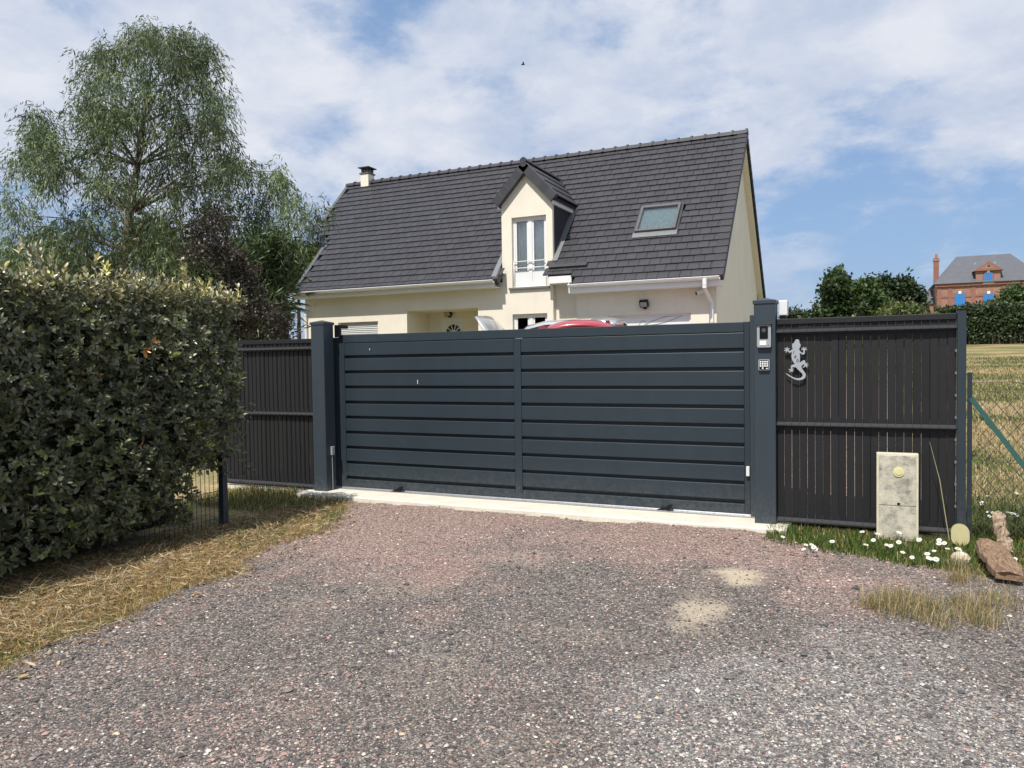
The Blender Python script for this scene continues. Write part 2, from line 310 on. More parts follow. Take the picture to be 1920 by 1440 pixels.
LEFT = np.array([(-5.6, 7.2), (-5.2, 6.75), (-4.85, 6.3), (-4.5, 5.0), (-4.22, 3.9), (-4.06, 2.9), (-4.0, 2.3), (-4.1, 1.0), (-4.6, -3.)])
RIGHT = np.array([(-.66, 6.85), (-.62, 6.7), (-.35, 6.5), (.1, 6.3), (.55, 6.1), (1.1, 5.95), (2.0, 5.8), (4., 5.4), (12, 5.)])
def in_drive(x, y):
    wob = (fbm(x*2.2, y*2.2, 40)-.5)*.42
    xl = np.interp(-y, -LEFT[:, 1], LEFT[:, 0]); yr = np.interp(x, RIGHT[:, 0], RIGHT[:, 1])
    return (x > xl+wob) & (y < yr+wob*.8) & (y < 6.86)
def zones(x, y):
    """pink stone near the gate, pale stone bottom right, sand patches"""
    n1 = fbm(x*.9, y*.9, 5); n2 = fbm(x*2.6, y*2.6, 15)
    pink = sstep(.36, .70, .26*(y-4.9)+.47+(n1-.5)*.8+(n2-.5)*.3 - .16*np.clip(x+1.2, 0, 3))
    pink = np.clip(pink + .2*sstep(.5, .64, n2)*sstep(-.6, -2.2, x), 0, 1)
    light = sstep(.46, .72, n1*.6+.45*sstep(-1.8, .1, x)*sstep(4.9, 3.0, y)+.06)
    def spot(cx, cy, rx, ry): d = np.hypot((x-cx)/rx, (y-cy)/ry)+(n2-.5)*1.3+(fbm(x*9, y*9, 77)-.5)*.6; return sstep(1., .35, d)
    sand = np.maximum(spot(-.78, 5.42, .26, .3), spot(-.94, 4.55, .24, .42)*.75)
    dust = .13*np.maximum.reduce([spot(-2.75, 4.3, .45, .3), spot(-3.15, 3.75, .4, .2), spot(-1.85, 3.1, .3, .35), spot(-2.25, 2.55, .35, .25), spot(-1.2, 2.6, .25, .4), spot(-2.4, 5.3, .4, .3), spot(-1.5, 3.9, .4, .2)])
    sand = np.maximum(sand, np.maximum(spot(-.5, 2.45, .22, .25)*.3, dust))
    dark = sstep(.5, .68, fbm(x*1.1+9, y*1.1, 31))
    return pink, light, sand, dark
def drive_material():
    m = bpy.data.materials.new('gravel_bed'); m.use_nodes = True; N = m.node_tree.nodes; L = m.node_tree.links; p = N['Principled BSDF']; p.inputs['Roughness'].default_value = .95; p.inputs['Specular IOR Level'].default_value = .15
    g = N.new('ShaderNodeNewGeometry'); ca = N.new('ShaderNodeVertexColor'); ca.layer_name = 'Col'; sp = N.new('ShaderNodeSeparateColor'); L.new(ca.outputs['Color'], sp.inputs[0])
    def vor(s):
        mp = N.new('ShaderNodeMapping'); mp.inputs['Scale'].default_value = (1, 1, .2); L.new(g.outputs['Position'], mp.inputs[0])
        v = N.new('ShaderNodeTexVoronoi'); v.inputs['Scale'].default_value = s; L.new(mp.outputs[0], v.inputs['Vector']); return v
    v1 = vor(105); s1 = N.new('ShaderNodeSeparateColor'); L.new(v1.outputs['Color'], s1.inputs[0])
    def ramp(stops):
        r = N.new('ShaderNodeValToRGB'); L.new(s1.outputs[0], r.inputs[0]); e = r.color_ramp.elements
        while len(e) < len(stops): e.new(.5)
        for q, (a, c) in zip(e, stops): q.position = a; q.color = (c[0]*1.02, c[1]*.985, c[2]*.945, 1)
        return r.outputs[0]
    grey = ramp([(0, (.066, .062, .062)), (.55, (.128, .12, .116)), (.85, (.22, .205, .19)), (1, (.46, .42, .38))])
    pink = ramp([(0, (.13, .092, .083)), (.5, (.28, .196, .175)), (.85, (.40, .31, .275)), (1, (.56, .49, .44))])
    lite = ramp([(0, (.11, .11, .115)), (.45, (.21, .205, .205)), (.8, (.34, .33, .315)), (1, (.58, .56, .52))])
    def mix(f, a, b):
        n = N.new('ShaderNodeMix'); n.data_type = 'RGBA'; L.new(f, n.inputs['Factor'])
        for q, s in ((a, 'A'), (b, 'B')):
            if isinstance(q, tuple): n.inputs[s].default_value = (*q, 1)
            else: L.new(q, n.inputs[s])
        return n.outputs['Result']
    c = mix(sp.outputs[2], grey, lite); c = mix(sp.outputs[0], c, pink); c = mix(sp.outputs[1], c, (.50, .42, .31)); L.new(c, p.inputs['Base Color'])
    b = N.new('ShaderNodeBump'); b.inputs['Strength'].default_value = .9; b.inputs['Distance'].default_value = .006; b.invert = True; L.new(v1.outputs['Distance'], b.inputs['Height']); L.new(b.outputs[0], p.inputs['Normal'])
    MATS['gravel_bed'] = m
drive_material()
def relief(x, y): return -.016+.02*(fbm(x*.7, y*.7, 60)-.5)+.008*(fbm(x*5, y*5, 61)-.5)
def make_drive():
    xs = np.concatenate([np.arange(-6.4, 2.6, .05), np.arange(2.6, 12, .3)]); ys = np.concatenate([np.arange(-4, 1, .25), np.arange(1, 6.95, .05)])
    X, Y = np.meshgrid(xs, ys); keep = in_drive(X, Y); nx = len(xs); i, j = np.meshgrid(np.arange(nx-1), np.arange(len(ys)-1)); a = (j*nx+i).ravel()
    k = keep[:-1, :-1].ravel() & keep[1:, 1:].ravel(); a = a[k]; V = np.stack([X, Y, relief(X, Y)], -1).reshape(-1, 3)
    p, l, s, d = zones(X, Y); cols = np.stack([.07+.82*p, s, .06+.7*l], -1).reshape(-1, 3)
    tag(np_mesh('gravel_driveway', V, np.stack([a, a+1, a+nx+1, a+nx], 1), 'gravel_bed', cols, smooth=True), kind='structure')
    xs = np.linspace(-7.6, .55, 60); ys = np.linspace(7.36, 19.6, 60); X, Y = np.meshgrid(xs, ys); Z = np.vectorize(T)(Y)-.008
    V = np.stack([X, Y, Z], -1).reshape(-1, 3); i, j = np.meshgrid(np.arange(59), np.arange(59)); a = (j*60+i).ravel()
    tag(np_mesh('courtyard', V, np.stack([a, a+1, a+61, a+60], 1), 'gravel_bed', np.tile([.9, 0, 0], (3600, 1)), smooth=True), kind='structure')
make_drive()
STONE_V = np.array([(1, 0, .05), (.3, .95, -.05), (-.8, .6, .1), (-.9, -.5, 0), (.2, -1, .08), (.1, .1, .9), (0, 0, -.5)])
STONE_F = np.array([(0, 1, 5), (1, 2, 5), (2, 3, 5), (3, 4, 5), (4, 0, 5)])
def stones(name, P, S, cols, label):
    n = len(P); a = rng.uniform(0, 2*math.pi, n); B = STONE_V[None, :, :]*rng.uniform(.65, 1.3, (n, 7, 3)); B[:, :, 2] *= rng.uniform(.45, .95, (n, 1))
    ca, sa = np.cos(a)[:, None], np.sin(a)[:, None]; x = B[:, :, 0]*ca-B[:, :, 1]*sa; y = B[:, :, 0]*sa+B[:, :, 1]*ca
    V = np.stack([x, y, B[:, :, 2]], -1)*S[:, None, None]+P[:, None, :]; F = (STONE_F[None]+np.arange(n)[:, None, None]*7).reshape(-1, 3)
    cols = cols*np.array([[1.02, .985, .945]])
    return tag(np_mesh(name, V, F, 'stone', np.repeat(cols, 7, axis=0)), label, 'gravel', kind='stuff')
def make_gravel():
    n = 210000; d = 1/rng.uniform(1/9.5, 1/2.2, n); ang = rng.uniform(-.72, .66, n)+YAW*1; x = -np.sin(ang)*d; y = np.cos(ang)*d
    ok = in_drive(x, y); x, y = x[ok], y[ok]; n = len(x); p, l, s, dk = zones(x, y); dist = np.hypot(x, y)
    ok = rng.uniform(0, 1, n) > s*.85+dk*.25*(1-p); x, y, p, l, s, dk, dist = [q[ok] for q in (x, y, p, l, s, dk, dist)]; n = len(x)
    S = np.exp(rng.normal(math.log(.0043), .42, n))*(.75+.06*dist); S = np.minimum(S, .02)
    big = rng.uniform(0, 1, n) < .007; S[big] *= rng.uniform(1.4, 2.1, big.sum())
    grey = pick(n, [(.064, .06, .06), (.09, .085, .084), (.13, .12, .115), (.19, .172, .16), (.21, .15, .13), (.32, .285, .255), (.076, .072, .075)])
    pk = pick(n, [(.27, .165, .148), (.35, .225, .20), (.41, .285, .26), (.19, .125, .115), (.52, .41, .37), (.14, .125, .12), (.30, .23, .21)])
    lt = pick(n, [(.13, .13, .135), (.22, .215, .21), (.33, .32, .30), (.5, .48, .45), (.17, .165, .17), (.09, .09, .095)])
    u = rng.uniform(0, 1, n); p = .07+.86*p; l = .08+.7*l; c = np.where((u < p)[:, None], pk, np.where((u < p+l*.75)[:, None], lt, grey))
    wh = rng.uniform(0, 1, n) < .022; c[wh] = pick(int(wh.sum()), [(.66, .62, .56), (.60, .56, .50), (.55, .46, .33)])
    P = np.stack([x, y, relief(x, y)+S*.28], 1); stones('loose_gravel', P, S, c, 'loose pink and grey crushed stones strewn over the driveway')
    n = 9000; x = rng.uniform(-5.6, -.9, n); y = 7.38+rng.uniform(0, 1, n)**2*2.2; S = np.exp(rng.normal(math.log(.008), .35, n))
    P = np.stack([x, y, np.interp(y, [7.5, 9, 11], [0, .16, .45])-.004], 1)
    stones('courtyard_gravel', P, S, pick(n, [(.22, .135, .125), (.28, .18, .17), (.17, .11, .105), (.36, .28, .26), (.16, .145, .145)]), 'reddish gravel seen through the gap under the gate')
make_gravel()

# ------------------------------------------------------------------ the house behind the gate
X_, Y_, Z_ = Vector((1, 0, 0)), Vector((0, 1, 0)), Vector((0, 0, 1))
HZ = .80                                                     # ground level at the house
RT_ = math.atan(1.0334); CT, ST = math.cos(RT_), math.sin(RT_)
EY, EZ, RY = 18.37, 3.425, 22.67                             # garage eave, ridge
SLEN = (RY-EY)/CT; RZ = EZ+SLEN*ST; ROWS = 23; GA = SLEN/ROWS
YL, YG, YR_ = 19.05, 18.80, 19.22                            # facade planes: main wall, garage wall, recess
def roofp(x, s, h=0.): return Vector((x, EY+s*CT-h*ST, EZ+s*ST+h*CT))
def left_x(y): return float(np.interp(y, [20.13, 21.1], [-16.02, -16.9]))
def wall_y(mb, Y, x0, x1, z0, z1, openings=(), depth=.16, m=0):
    """facade facing -Y with real openings and reveals"""
    xs = sorted({x0, x1, *[o[0] for o in openings], *[o[1] for o in openings]}); zs = sorted({z0, z1, *[o[2] for o in openings], *[o[3] for o in openings]})
    for a, b in zip(xs, xs[1:]):
        for c, d in zip(zs, zs[1:]):
            if any(o[0] <= a and b <= o[1] and o[2] <= c and d <= o[3] for o in openings): continue
            mb.quad((a, Y, c), (b, Y, c), (b, Y, d), (a, Y, d), m=m)
    for o in openings:
        a, b, c, d = o[:4]; q = Y+(o[4] if len(o) > 4 else depth)
        mb.quad((a, Y, c), (a, Y, d), (a, q, d), (a, q, c), m=m); mb.quad((b, Y, d), (b, Y, c), (b, q, c), (b, q, d), m=m)
        mb.quad((a, Y, d), (b, Y, d), (b, q, d), (a, q, d), m=m); mb.quad((a, Y, c), (a, q, c), (b, q, c), (b, Y, c), m=m)
house = thing('house', (-9.5, 19.0, HZ), 'cream rendered house with dark tiled roof and pointed dormer behind the gate', 'house')
W1 = (-14.66, -13.19, 1.75, 2.735); PORCH = (-12.17, -9.82, HZ, 2.995, 1.25); WLOW = (-8.757, -7.73, 1.0, 2.765); WDOR = (-8.747, -7.73, 3.49, 5.40)
GD = (-5.96, -3.84, HZ, 2.605)
mb = MB()
wall_y(mb, YL, -15.92, -9.05, HZ-.3, 3.66, [W1, PORCH])
wall_y(mb, YL, -9.05, -7.55, HZ-.3, 5.86, [WLOW, WDOR])
mb.quad((-9.05, YL, 5.86), (-7.55, YL, 5.86), (-8.30, YL, 6.74))
mb.quad((-7.55, YL, HZ), (-7.55, YR_, HZ), (-7.55, YR_, 4.3), (-7.55, YL, 4.15))       # small return beside the recess
wall_y(mb, YR_, -7.55, -6.79, HZ-.3, 3.75)
mb.quad((-6.79, YG, HZ), (-6.79, YR_, HZ), (-6.79, YR_, 3.6), (-6.79, YG, 3.5))
wall_y(mb, YG, -6.79, -3.22, HZ-.3, 3.62, [GD])
BY = 2*RY-YG
mb.quad((-3.22, YG, HZ-.3), (-3.22, BY, HZ-.3), (-3.22, BY, 3.72), (-3.22, RY, RZ-.10), (-3.22, YG, 3.72))
mb.quad((-15.92, YL, HZ-.3), (-15.92, YL, 3.9), (-15.92, RY, RZ-.15), (-15.92, BY, 3.72), (-15.92, BY, HZ-.3))
mb.quad((-15.92, BY, HZ-.3), (-3.22, BY, HZ-.3), (-3.22, BY, 3.72), (-15.92, BY, 3.72))
q = YL+1.25; wall_y(mb, q+.003, -12.2, -9.8, HZ, 3.02, [(-11.80, -10.99, HZ, 2.80)], .10)
mb.build('wall', 'render_cream', house)
# openings
def window(name, o, Y, parent, mull=True, curtain=False, kick=.0, glass='window_glass'):
    x0, x1, z0, z1 = o[:4]; y = Y+.10; t = .055; f = MB(); c = (x0+x1)/2
    f.box(x0, x0+t, y, y+.06, z0, z1); f.box(x1-t, x1, y, y+.06, z0, z1); f.box(x0+t, x1-t, y, y+.06, z1-t, z1); f.box(x0+t, x1-t, y, y+.06, z0, z0+t+.01)
    f.box(c-.055, c+.055, y-.012, y+.05, z0+t+.01, z1-t)
    for a, b in ((x0+t, c-.055), (c+.055, x1-t)):
        f.box(a, a+.05, y+.008, y+.05, z0+t+.01, z1-t); f.box(b-.05, b, y+.008, y+.05, z0+t+.01, z1-t)
        f.box(a+.05, b-.05, y+.008, y+.05, z1-t-.05, z1-t); f.box(a+.05, b-.05, y+.008, y+.05, z0+t+.01, z0+t+.07+kick)
    fr = f.build(name, 'pvc_white', parent, .004)
    for a, b in ((x0+t+.05, c-.105), (c+.105, x1-t-.05)):
        g = MB(); g.box(a, b, y+.025, y+.032, z0+t+.07+kick, z1-t-.05); g.build('pane', glass, fr)
    g = MB(); g.box(x0+.01, x1-.01, y+.55, y+.56, z0, z1); g.build('dark_interior', 'dark_room', fr)  # near-black panel: the unlit room's shade is put into its colour
    if curtain:
        for a, b in ((x0+.08, c-.015), (c+.015, x1-.08)):
            n = 60; vs = []
            for i in range(n+1):
                x = a+(b-a)*i/n; yy = y+.085+.020*math.sin(i*.95)+.012*math.sin(i*.41+1)
                vs += [(x, yy, z0+.12), (x, yy, z1-.1)]
            MB().add(vs, [(2*i, 2*i+2, 2*i+3, 2*i+1) for i in range(n)]).build('curtain', 'curtain', fr, smooth=True)
    return fr
wd = window('dormer_window', WDOR, YL, house, curtain=True, kick=.34)
s = MB(); s.box(WDOR[0]-.09, WDOR[1]+.09, YL-.07, YL+.12, WDOR[2]-.055, WDOR[2]-.002); s.build('sill', 'sill_concrete_dark', wd, .006)
r = MB()
for z in (4.02, 4.20): r.tube([(WDOR[0], YL+.05, z), (WDOR[1], YL+.05, z)], .014, 8)
r.tube([(WDOR[0]+.03, YL+.05, 3.56), (WDOR[1]-.03, YL+.05, 3.56)], .012, 8); r.tube([(WDOR[0]+.03, YL+.05, 3.5), (WDOR[0]+.03, YL+.05, 4.2)], .012, 8); r.tube([(WDOR[1]-.03, YL+.05, 3.5), (WDOR[1]-.03, YL+.05, 4.2)], .012, 8)
r.build('railing', 'pvc_white', wd, smooth=True)
window('ground_floor_window', WLOW, YL, house, glass='dark_glass')
s = MB(); n = 18; h = (W1[3]-W1[2])/n
for i in range(n): z = W1[2]+i*h; s.add([(W1[0], YL+.09, z), (W1[1], YL+.09, z), (W1[1], YL+.075, z+h*.5), (W1[0], YL+.075, z+h*.5), (W1[1], YL+.09, z+h*.92), (W1[0], YL+.09, z+h*.92), (W1[1], YL+.10, z+h), (W1[0], YL+.10, z+h)], [(0, 1, 2, 3), (3, 2, 4, 5), (5, 4, 6, 7)])
rs = s.build('roller_shutter', 'shutter_grey', house)
g = MB(); g.box(W1[0]-.002, W1[0]+.05, YL+.05, YL+.12, W1[2], W1[3]-.001); g.build('guide_rail', 'pvc_white', rs); g = MB(); g.box(W1[1]-.05, W1[1]+.002, YL+.05, YL+.12, W1[2], W1[3]-.001); g.build('guide_rail', 'pvc_white', rs)
# front door in the porch, with a fan light
q = YL+1.25; d = MB(); d.box(-11.80, -11.75, q+.03, q+.09, HZ, 2.80); d.box(-11.04, -10.99, q+.03, q+.09, HZ, 2.80); d.box(-11.75, -11.04, q+.03, q+.09, 2.75, 2.80); d.box(-11.75, -11.04, q+.045, q+.085, HZ, 2.75)
door = d.build('front_door', 'pvc_white', house, .004)
g = MB(); c = Vector((-11.33, q+.041, 2.37)); g.disc(c, X_, Z_, .26, 24, a0=0, a1=math.pi); g.build('fanlight', 'car_glass', door)
g = MB()
for k in range(6):
    a = math.pi*k/5; dv = X_*math.cos(a)+Z_*math.sin(a); nv = Z_*math.cos(a)-X_*math.sin(a); g.frame(c, dv, Y_, nv, .05, .27, -.018, -.004, -.012, .012)
g.disc(c+Vector((0, -.012, 0)), X_, Z_, .285, 24, r0=.255, a0=0, a1=math.pi); g.disc(c+Vector((0, -.012, 0)), X_, Z_, .08, 12, a0=0, a1=math.pi); g.build('fanlight_bars', 'pvc_white', door)
# garage door with a leaf outline
x0, x1, z0, z1 = GD; g = MB(); g.box(x0+.0, x1, YG+.11, YG+.15, z0, z1); gd = g.build('garage_door', 'pvc_white', house)
g = MB(); g.box(x0, x0+.05, YG+.085, YG+.108, z0, z1-.05); g.box(x1-.05, x1, YG+.085, YG+.108, z0, z1-.05); g.box(x0, x1, YG+.085, YG+.108, z1-.05, z1); g.build('frame', 'pvc_white', gd)
g = MB(); pts = [(-5.05+1.0*t, YG+.106, 2.34+.22*t+.07*math.sin(t*math.pi)) for t in np.linspace(0, 1, 12)]; g.tube(pts, .008, 6)
g.tube([(-5.05+1.0*t, YG+.106, 2.34+.22*t-.06*math.sin(t*math.pi)) for t in np.linspace(0, 1, 12)], .008, 6)
g.tube([(-5.20+.3*t, YG+.106, 2.30+.16*math.sin(t*3.4)) for t in np.linspace(0, 1, 10)], .007, 6); g.build('leaf_moulding', 'grey_plastic', gd)
# roof
r = MB()
for a, b, s0 in ((-6.80, -3.03, .02), (-7.56, -6.80, .42), (-9.06, -7.56, 3.2), (-16.0, -9.06, .42)):
    r.add([roofp(a, s0, -.05), roofp(b, s0, -.05), roofp(b, SLEN, -.05), roofp(a, SLEN, -.05), roofp(a, s0, -.16), roofp(b, s0, -.16), roofp(b, SLEN, -.16), roofp(a, SLEN, -.16)], [(0, 1, 2, 3), (4, 7, 6, 5), (0, 4, 5, 1), (1, 5, 6, 2), (2, 6, 7, 3), (3, 7, 4, 0)])
r.add([roofp(-16.88, 4.1, -.05), roofp(-16.0, 2.7, -.05), roofp(-16.0, SLEN, -.05), roofp(-16.88, SLEN, -.05)], [(0, 1, 2, 3)])
by = lambda x, s, h=0.: Vector((x, 2*RY-(EY+s*CT-h*ST), EZ+s*ST+h*CT))
r.add([by(-16.88, 0, 0), by(-3.03, 0, 0), by(-3.03, SLEN, 0), by(-16.88, SLEN, 0), by(-16.88, 0, -.08), by(-3.03, 0, -.08), by(-3.03, SLEN, -.08), by(-16.88, SLEN, -.08)], [(3, 2, 1, 0), (5, 6, 7, 4), (1, 5, 4, 0), (2, 6, 5, 1), (3, 7, 6, 2), (0, 4, 7, 3)])
roof = r.build('roof', 'roof_under', house)
TW, TL_, TT = .272, GA+.05, .029
tile_me = MB().box(-TW/2+.005, TW/2-.005, 0, TL_, -TT, 0).mesh('roof_tile', 'roof_tile')
DX, DZ, DK = -8.30, 6.86, 1.13                                # dormer ridge: centre, height, slope
def in_dormer(x, y, z): return y > YL-.02 and abs(x-DX) < .80 and z < DZ-DK*abs(x-DX)-.02
SKY = (-5.47, -4.36, 19.62, 20.45)
slots = []
for k in range(ROWS):
    s0 = k*GA; y0 = EY+s0*CT; off = (.5 if k % 2 else 0)*TW+.02*math.sin(k*2.1)
    for i in range(64):
        x = -3.20-TW*(i)+off-TW*.5
        if x > -3.1: continue
        ss = s0
        if x < -6.72 and s0 < .38:
            if s0+GA < .44: continue
            ss = .40
        ym = EY+(s0+GA*.5)*CT; zm = EZ+(s0+GA*.5)*ST
        if x-TW*.4 < left_x(ym): continue
        if in_dormer(x, ym, zm): continue
        if YL-.05 > ym and -9.02 < x < -7.58 and ym > 18.9: continue
        if -9.02 < x < -7.6 and ym < YL: continue                # the facade breaks the eave below the dormer
        if SKY[0]+.02 < x < SKY[1]-.02 and SKY[2] < ym < SKY[3]: continue
        slots.append((x, ss, k))
tilt = math.atan2(TT*1.05, GA)
camv = Vector((0, 0, CZ))
def tile_matrix(x, s):
    j = random.uniform(-.002, .002); th = RT_-tilt+random.uniform(-.006, .006)
    return Matrix.Translation(roofp(x, s-.01, TT*1.6+j)) @ Matrix.Rotation(random.uniform(-.002, .002), 4, 'Z') @ Matrix.Rotation(th, 4, 'X')
slots.sort(key=lambda t: (roofp(t[0], t[1])-camv).length)
for x, s, k in slots[:300]:
    o = bpy.data.objects.new('roof_tile', tile_me); COL.objects.link(o); o.parent = roof; o.matrix_local = tile_matrix(x, s)
mb = MB(); bv = [v.co.copy() for v in tile_me.vertices]; bf = [tuple(p.vertices) for p in tile_me.polygons]
for x, s, k in slots[300:]: m_ = tile_matrix(x, s); mb.add([m_ @ v for v in bv], bf)
tag(mb.build('far_roof_tiles', 'roof_tile', roof), kind='stuff')
# ridge caps, rake tiles
def half_tube(mb, p, q, r, n=8, m=0):
    d = (q-p).normalized(); a = d.cross(Z_).normalized(); vs = []
    for e in (p, q):
        for rr in (r, r-.02): vs += [e+a*math.cos(math.pi*i/n)*rr+Z_*math.sin(math.pi*i/n)*rr for i in range(n+1)]
    k = n+1; fs = [(i, i+1, 2*k+i+1, 2*k+i) for i in range(n)]+[(i, k+i, k+i+1, i+1) for i in range(n)]+[(2*k+i, 2*k+i+1, 3*k+i+1, 3*k+i) for i in range(n)]
    mb.add(vs, fs, m)
rz = RZ-.03; n = 36; L0, L1 = -16.9, -2.98
for i in range(n):
    a = L1+(L0-L1)*i/n; b = L1+(L0-L1)*(i+1)/n; mb = MB(); half_tube(mb, Vector((a, RY, rz)), Vector((b, RY, rz)), .125); half_tube(mb, Vector((a-.0, RY, rz)), Vector((a-.06, RY, rz)), .155)
    mb.build('ridge_tile', 'roof_tile', roof)
for side in (0, 1):
    for k in range(ROWS):
        s0 = k*GA; f = roofp if side == 0 else by; lo = -.12 if side == 0 else -.06
        mb = MB(); P = [f(x, s_, h) for s_, h in ((s0-.03, .068), (s0+GA+.03, .036), (s0+GA+.03, lo-.02), (s0-.03, lo)) for x in (-3.26, -2.985)]
        mb.add(P, [(0, 1, 3, 2), (2, 3, 5, 4), (4, 5, 7, 6), (6, 7, 1, 0), (1, 7, 5, 3), (0, 2, 4, 6)]); mb.build('rake_tile', 'roof_tile', roof, .006)
mb = MB(); P = [by(x, s_, h) for s_, h in ((0, -.13), (SLEN, -.13), (SLEN, -.16), (0, -.16)) for x in (-3.225, -3.05)]; mb.add(P, [(0, 1, 3, 2), (2, 3, 5, 4), (4, 5, 7, 6), (6, 7, 1, 0), (1, 7, 5, 3), (0, 2, 4, 6)]); mb.build('soffit_board', 'render_cream', roof)
mb = MB()
for s0, s1 in ((.38, 2.55), (4.1, SLEN)):
    x = -16.05 if s0 < 1 else -16.9
    P = [roofp(xx, s_, h) for s_, h in ((s0, .04), (s1, .04), (s1, -.14), (s0, -.14)) for xx in (x-.03, x+.1)]; mb.add(P, [(0, 1, 3, 2), (2, 3, 5, 4), (4, 5, 7, 6), (6, 7, 1, 0), (1, 7, 5, 3), (0, 2, 4, 6)])
P = [roofp(-16.08, 2.5, .03), roofp(-16.93, 4.15, .03), roofp(-16.93, 4.15, -.2), roofp(-16.08, 2.5, -.2)]; mb.add(P, [(0, 1, 2, 3)]); mb.build('left_verge_strip', 'lead_grey', roof)
mb = MB(); P = [roofp(xx, s_, h) for s_, h in ((.62, .10), (.74, .10), (.74, .0), (.62, .0)) for xx in (-7.55, -6.5)]; mb.add(P, [(0, 1, 3, 2), (2, 3, 5, 4), (4, 5, 7, 6), (6, 7, 1, 0), (1, 7, 5, 3), (0, 2, 4, 6)]); mb.build('step_tile', 'roof_tile', roof)
for xx in (-9.03,):      # end tiles of the left eave beside the dormer
    for s0 in (.36,):
        P = [roofp(x, s_, h) for s_, h in ((s0, .05), (s0+.42, .05), (s0+.42, -.16), (s0-.02, -.16)) for x in (xx-.10, xx+.03)]; mb = MB(); mb.add(P, [(0, 1, 3, 2), (2, 3, 5, 4), (4, 5, 7, 6), (6, 7, 1, 0), (1, 7, 5, 3), (0, 2, 4, 6)]); mb.build('rake_tile', 'roof_tile', roof)
# gutters, fascia boards
def gutter(x0, x1, y, z, nm='gutter'):
    mb = MB(); n = 8; vs = []
    for x in (x0, x1):
        for rr in (.068, .060): vs += [(x, y-math.cos(math.pi*i/n)*rr, z-math.sin(math.pi*i/n)*rr) for i in range(n+1)]
    k = n+1; mb.add(vs, [(i, i+1, 2*k+i+1, 2*k+i) for i in range(n)]+[(k+i, 3*k+i, 3*k+i+1, k+i+1) for i in range(n)]+[(0, 2*k, 3*k, k), (n, k+n, 3*k+n, 2*k+n)]+[(i, k+i, k+i+1, i+1) for i in range(n)]+[(2*k+i, 2*k+i+1, 3*k+i+1, 3*k+i) for i in range(n)])
    mb.tube([(x0, y-.068, z+.004), (x1, y-.068, z+.004)], .011, 6)
    x = x0+.3
    while x < x1: mb.box(x-.012, x+.012, y-.082, y+.05, z-.006, z+.012); x += .62
    return mb.build(nm, 'pvc_white', house)
gutter(-16.12, -9.10, 18.60, 3.68); gutter(-6.84, -3.06, 18.30, 3.40)
f = MB(); f.box(-16.06, -9.10, 18.68, 18.70, 3.50, 3.70); f.box(-16.06, -9.10, 18.70, YL, 3.50, 3.52); f.box(-16.08, -16.06, 18.68, YL, 3.50, 3.76); f.build('fascia_board', 'pvc_white', house)
f = MB(); f.box(-7.50, -6.86, 18.60, 18.62, 3.50, 3.68); f.box(-7.50, -6.86, 18.62, YR_, 3.50, 3.515); f.build('fascia_board', 'pvc_white', house)
f = MB(); f.box(-6.84, -3.06, 18.38, 18.40, 3.20, 3.41); f.box(-6.84, -3.06, 18.40, YG, 3.20, 3.22); f.box(-6.86, -6.84, 18.38, YG+.1, 3.20, 3.48); f.build('fascia_board', 'pvc_white', house)
def downpipe(x, y, z, wallx, wally):
    mb = MB(); mb.tube([(x, y, z+.02), (x, y, z-.14)], [.052, .052], 12); mb.tube([(x, y, z-.14), (x, y+.01, z-.20), (wallx, wally, z-.52), (wallx, wally, z-.60)], .042, 12); mb.tube([(wallx, wally, z-.58), (wallx, wally, HZ)], .040, 12)
    mb.tube([(x, y, z-.13), (x, y, z-.2)], .052, 12); mb.tube([(wallx, wally, z-.57), (wallx, wally, z-.64)], .050, 12)
    for zz in (z-.95, z-1.9): mb.tube([(wallx, wally, zz), (wallx, wally, zz-.03)], .047, 12)
    mb.build('downpipe', 'pvc_white', house, smooth=False)
downpipe(-3.40, 18.26, 3.34, -3.32, YG-.06); downpipe(-16.06, 18.60, 3.62, -15.86, YL-.06)
# chimney
c0, c1, cy = -16.19, -15.86, RY
ch = MB().box(c0, c1, cy-.19, cy+.19, RZ-.6, 8.17).build('chimney', 'render_cream', house, .01)
MB().box(c0-.03, c1+.03, cy-.215, cy+.215, 8.17, 8.215).build('collar', 'lead_grey', ch)
for a in (c0+.03, c1-.10):
    for b in (cy-.18, cy+.11): MB().box(a, a+.07, b, b+.07, 8.215, 8.38).build('cap_pillar', 'bark_dark', ch)
MB().box((c0+c1)/2-.12, (c0+c1)/2+.12, cy-.10, cy+.10, 8.215, 8.30).build('flue', 'lead_grey', ch)
m_ = MB(); m_.add([(c0-.06, cy-.26, 8.38), (c1+.06, cy-.26, 8.38), (c1+.06, cy+.26, 8.38), (c0-.06, cy+.26, 8.38), (c0-.06, cy-.26, 8.41), (c1+.06, cy-.26, 8.41), (c1+.06, cy+.26, 8.41), (c0-.06, cy+.26, 8.41), ((c0+c1)/2, cy, 8.47)], [(3, 2, 1, 0), (0, 1, 5, 4), (1, 2, 6, 5), (2, 3, 7, 6), (3, 0, 4, 7), (4, 5, 8), (5, 6, 8), (6, 7, 8), (7, 4, 8)]); m_.build('chimney_cap', 'bark_dark', ch)
